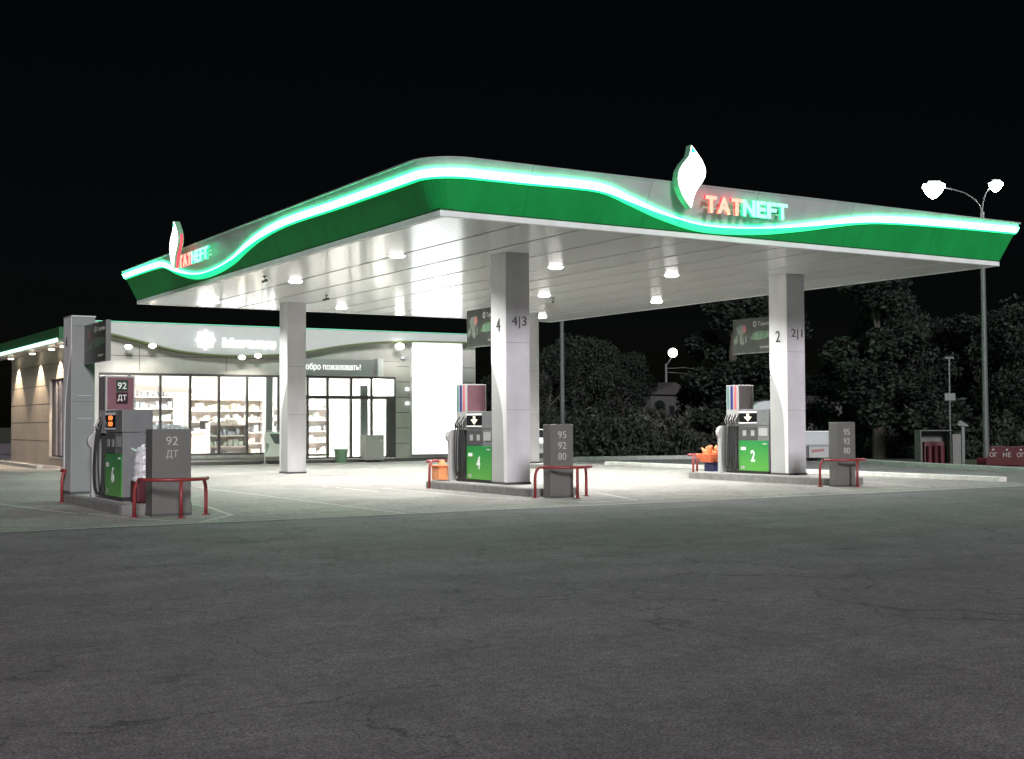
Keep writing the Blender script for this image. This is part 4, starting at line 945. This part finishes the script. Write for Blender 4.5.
# ------------------------------------------------------------------ trees
def make_tree(seed, h, cr, leaf, n, conical=False):
    random.seed(seed)
    tr = MB(); tr.tube([(0,0,-.2),(random.uniform(-.1,.1),random.uniform(-.1,.1),h*.3),(random.uniform(-.3,.3),random.uniform(-.3,.3),h*.62),(0,0,h*.88)], [.20,.16,.10,.03], 8)
    clumps = []
    for i in range(34 if not conical else 26):
        z = h*(.16+.80*random.random()**.85); rel = (z/h-.12)/.88
        rad = cr*(math.sin(math.pi*min(1, .12+rel*.84))**.6) if not conical else cr*(1.08-rel)
        a = random.uniform(0, 2*math.pi); q = rad*random.uniform(.35, 1.0)
        c = Vector((q*math.cos(a), q*math.sin(a), z)); clumps.append((c, random.uniform(.45, 1.0)*cr*.42))
        if i % 2 == 0: tr.tube([(0,0,z*.72), tuple(c*.55+Vector((0,0,z*.38))), tuple(c)], [.06,.04,.012], 5)
    clumps.append((Vector((0,0,h*.93)), cr*.25))
    lf = MB()
    for i in range(n):
        c, r = random.choice(clumps)
        d = Vector((random.gauss(0,1), random.gauss(0,1), random.gauss(0,.8))); d.normalize(); p = c+d*r*random.uniform(.35, 1.08)**.7
        u = Vector((random.gauss(0,1), random.gauss(0,1), random.gauss(0,1))).normalized(); v = u.cross(Vector((random.gauss(0,1), random.gauss(0,1), random.gauss(0,1)))).normalized()
        s = leaf*random.uniform(.6, 1.4); lf.quad(p-u*s, p+v*s*.55, p+u*s, p-v*s*.55)
    return tr, lf
def mesh_only(mb, name, m):
    me = bpy.data.meshes.new(name); me.from_pydata(mb.v, [], mb.f); me.materials.append(m); me.update(); return me
TM = []
for i, (sd, h, cr, m, con) in enumerate(((1, 8.5, 2.9, 'leafA', False), (2, 8.0, 2.5, 'leafB', False), (3, 7.5, 3.1, 'leafA', False), (4, 8.5, 1.9, 'leafA', True))):
    a, b = make_tree(sd, h, cr, .10, 17000, con); TM.append((mesh_only(a, 'trunk', M['bark']), mesh_only(b, 'crown', M[m]), h))
def place_tree(k, px, depth, h, label, cat='tree', sx=1.0, rz=0, off=0.0):
    base = Vector((0,0,0))+f3*depth+r3*((px-512)/1295.9*depth)
    tk, cw, hh = TM[k]
    t = empty(cat, (base.x, base.y, 0), label, cat, 'trees beyond the forecourt', rz); s = h/hh; t.scale = (s*sx, s*sx, s)
    for nm, me in (('trunk', tk), ('crown', cw)):
        o = bpy.data.objects.new(nm, me); COL.objects.link(o); o.parent = t
TR = [
 (0, 548, 66, 5.4, 'bushy dark tree just right of the middle column'), (1, 585, 68, 6.0, 'dark tree behind the thin mast left of the gap'),
 (2, 622, 70, 5.2, 'rounded dark tree left of the far lone lamp'), (3, 706, 64, 6.2, 'slim dark tree right of the far lone lamp'),
 (3, 736, 62, 7.9, 'loose mid-green tree above the right pump'), (0, 762, 66, 7.8, 'dark tree behind the advert board of the right column'),
 (2, 845, 62, 4.6, 'low dark tree right of the right column'), (3, 878, 56, 8.5, 'tall pointed tree right of the right column'),
 (0, 905, 58, 7.4, 'broad dark tree left of the thin signpost'), (2, 938, 62, 6.4, 'dark tree behind the grey shelter'),
 (3, 966, 60, 6.6, 'dark tree just left of the twin-lamp mast'), (1, 1004, 58, 6.2, 'green tree right of the twin-lamp mast'),
 (2, 1045, 57, 6.8, 'dark tree cut by the right picture edge'), (3, 660, 92, 3.2, 'small far tree below the lone lamp'),
 (0, 500, 74, 4.6, 'dark tree seen between the shop and the middle column'),
]
for i, (k, px, d, h, lab) in enumerate(TR): place_tree(k, px, d, h, lab, 'tree', (1.45 if k == 3 and h > 6 else 1.0)+.12*math.sin(i*2.1), i*1.3)
# undergrowth along the kerb, one mass nobody could count
random.seed(9); un = MB()
def strip_of_leaves(mb, pts, w, hfun, n, s0):
    seg = [(Vector((*a, 0)), Vector((*b, 0))) for a, b in zip(pts[:-1], pts[1:])]; L_ = [(b-a).length for a, b in seg]
    for i in range(n):
        k = random.choices(range(len(seg)), L_)[0]; a, b = seg[k]; u = random.random(); p = a.lerp(b, u); d = (b-a).normalized(); nn = Vector((-d.y, d.x, 0))
        q = p+nn*random.uniform(0, w); hh = hfun(q.x, q.y); z = hh*random.random()**.8
        u_ = Vector((random.gauss(0,.6), random.gauss(0,.6), random.gauss(0,1))).normalized(); v_ = u_.cross(Vector((random.gauss(0,1), random.gauss(0,1), .2))).normalized(); s = s0*random.uniform(.6, 1.5)
        c = Vector((q.x, q.y, z)); mb.quad(c-u_*s, c+v_*s*.4, c+u_*s, c-v_*s*.4)
hf = lambda x, y: 1.5+.8*math.sin(x*.9+y*.4)+.5*math.sin(x*2.3-y*1.7)
strip_of_leaves(un, [(56,20),(47,30),(44,38),(42,44),(38,48.5),(31,52),(24,66)], -5.5, hf, 60000, .13)
o = un.build('undergrowth', M['leafB']); tag(o, 'dark tangled bushes along the far kerb', 'bushes', None, 'stuff')
rd = MB(); strip_of_leaves(rd, [(43.5,44.6),(40.6,47.4),(36.5,50.2)], -1.2, lambda x, y: 1.9+.3*math.sin(x*3), 9000, .2)
o = rd.build('tall_grass', M['leafC']); tag(o, 'pale tall grass patch behind the far kerb', 'grass', None, 'stuff')

# ------------------------------------------------------------------ light
elev, az = math.radians(22), math.radians(198)   # azimuth of the light's origin measured from +Y clockwise
d = Vector((math.sin(az)*math.cos(elev), math.cos(az)*math.cos(elev), math.sin(elev)))
sun = bpy.data.lights.new('night_sun', 'SUN'); sun.energy = 1.5; sun.angle = math.radians(12); sun.color = (1.0, .93, .985)
so_ = bpy.data.objects.new('night_sun', sun); COL.objects.link(so_); so_.rotation_euler = (-d).to_track_quat('-Z', 'Y').to_euler()
w = bpy.data.worlds.new('World'); S.world = w; w.use_nodes = True; nt = w.node_tree
bg = nt.nodes['Background']; sky = nt.nodes.new('ShaderNodeTexSky'); sky.sky_type = 'NISHITA'; sky.sun_disc = False; sky.sun_elevation = elev; sky.sun_rotation = az
nt.links.new(sky.outputs[0], bg.inputs['Color']); bg.inputs['Strength'].default_value = 0.0002
S.view_settings.view_transform = 'Standard'; S.view_settings.look = 'None'; S.view_settings.exposure = 1.0; S.view_settings.gamma = 1
S.render.engine = 'CYCLES'
S.cycles.use_denoising = True
S.cycles.max_bounces = 6; S.cycles.transparent_max_bounces = 12; S.cycles.sample_clamp_indirect = 4
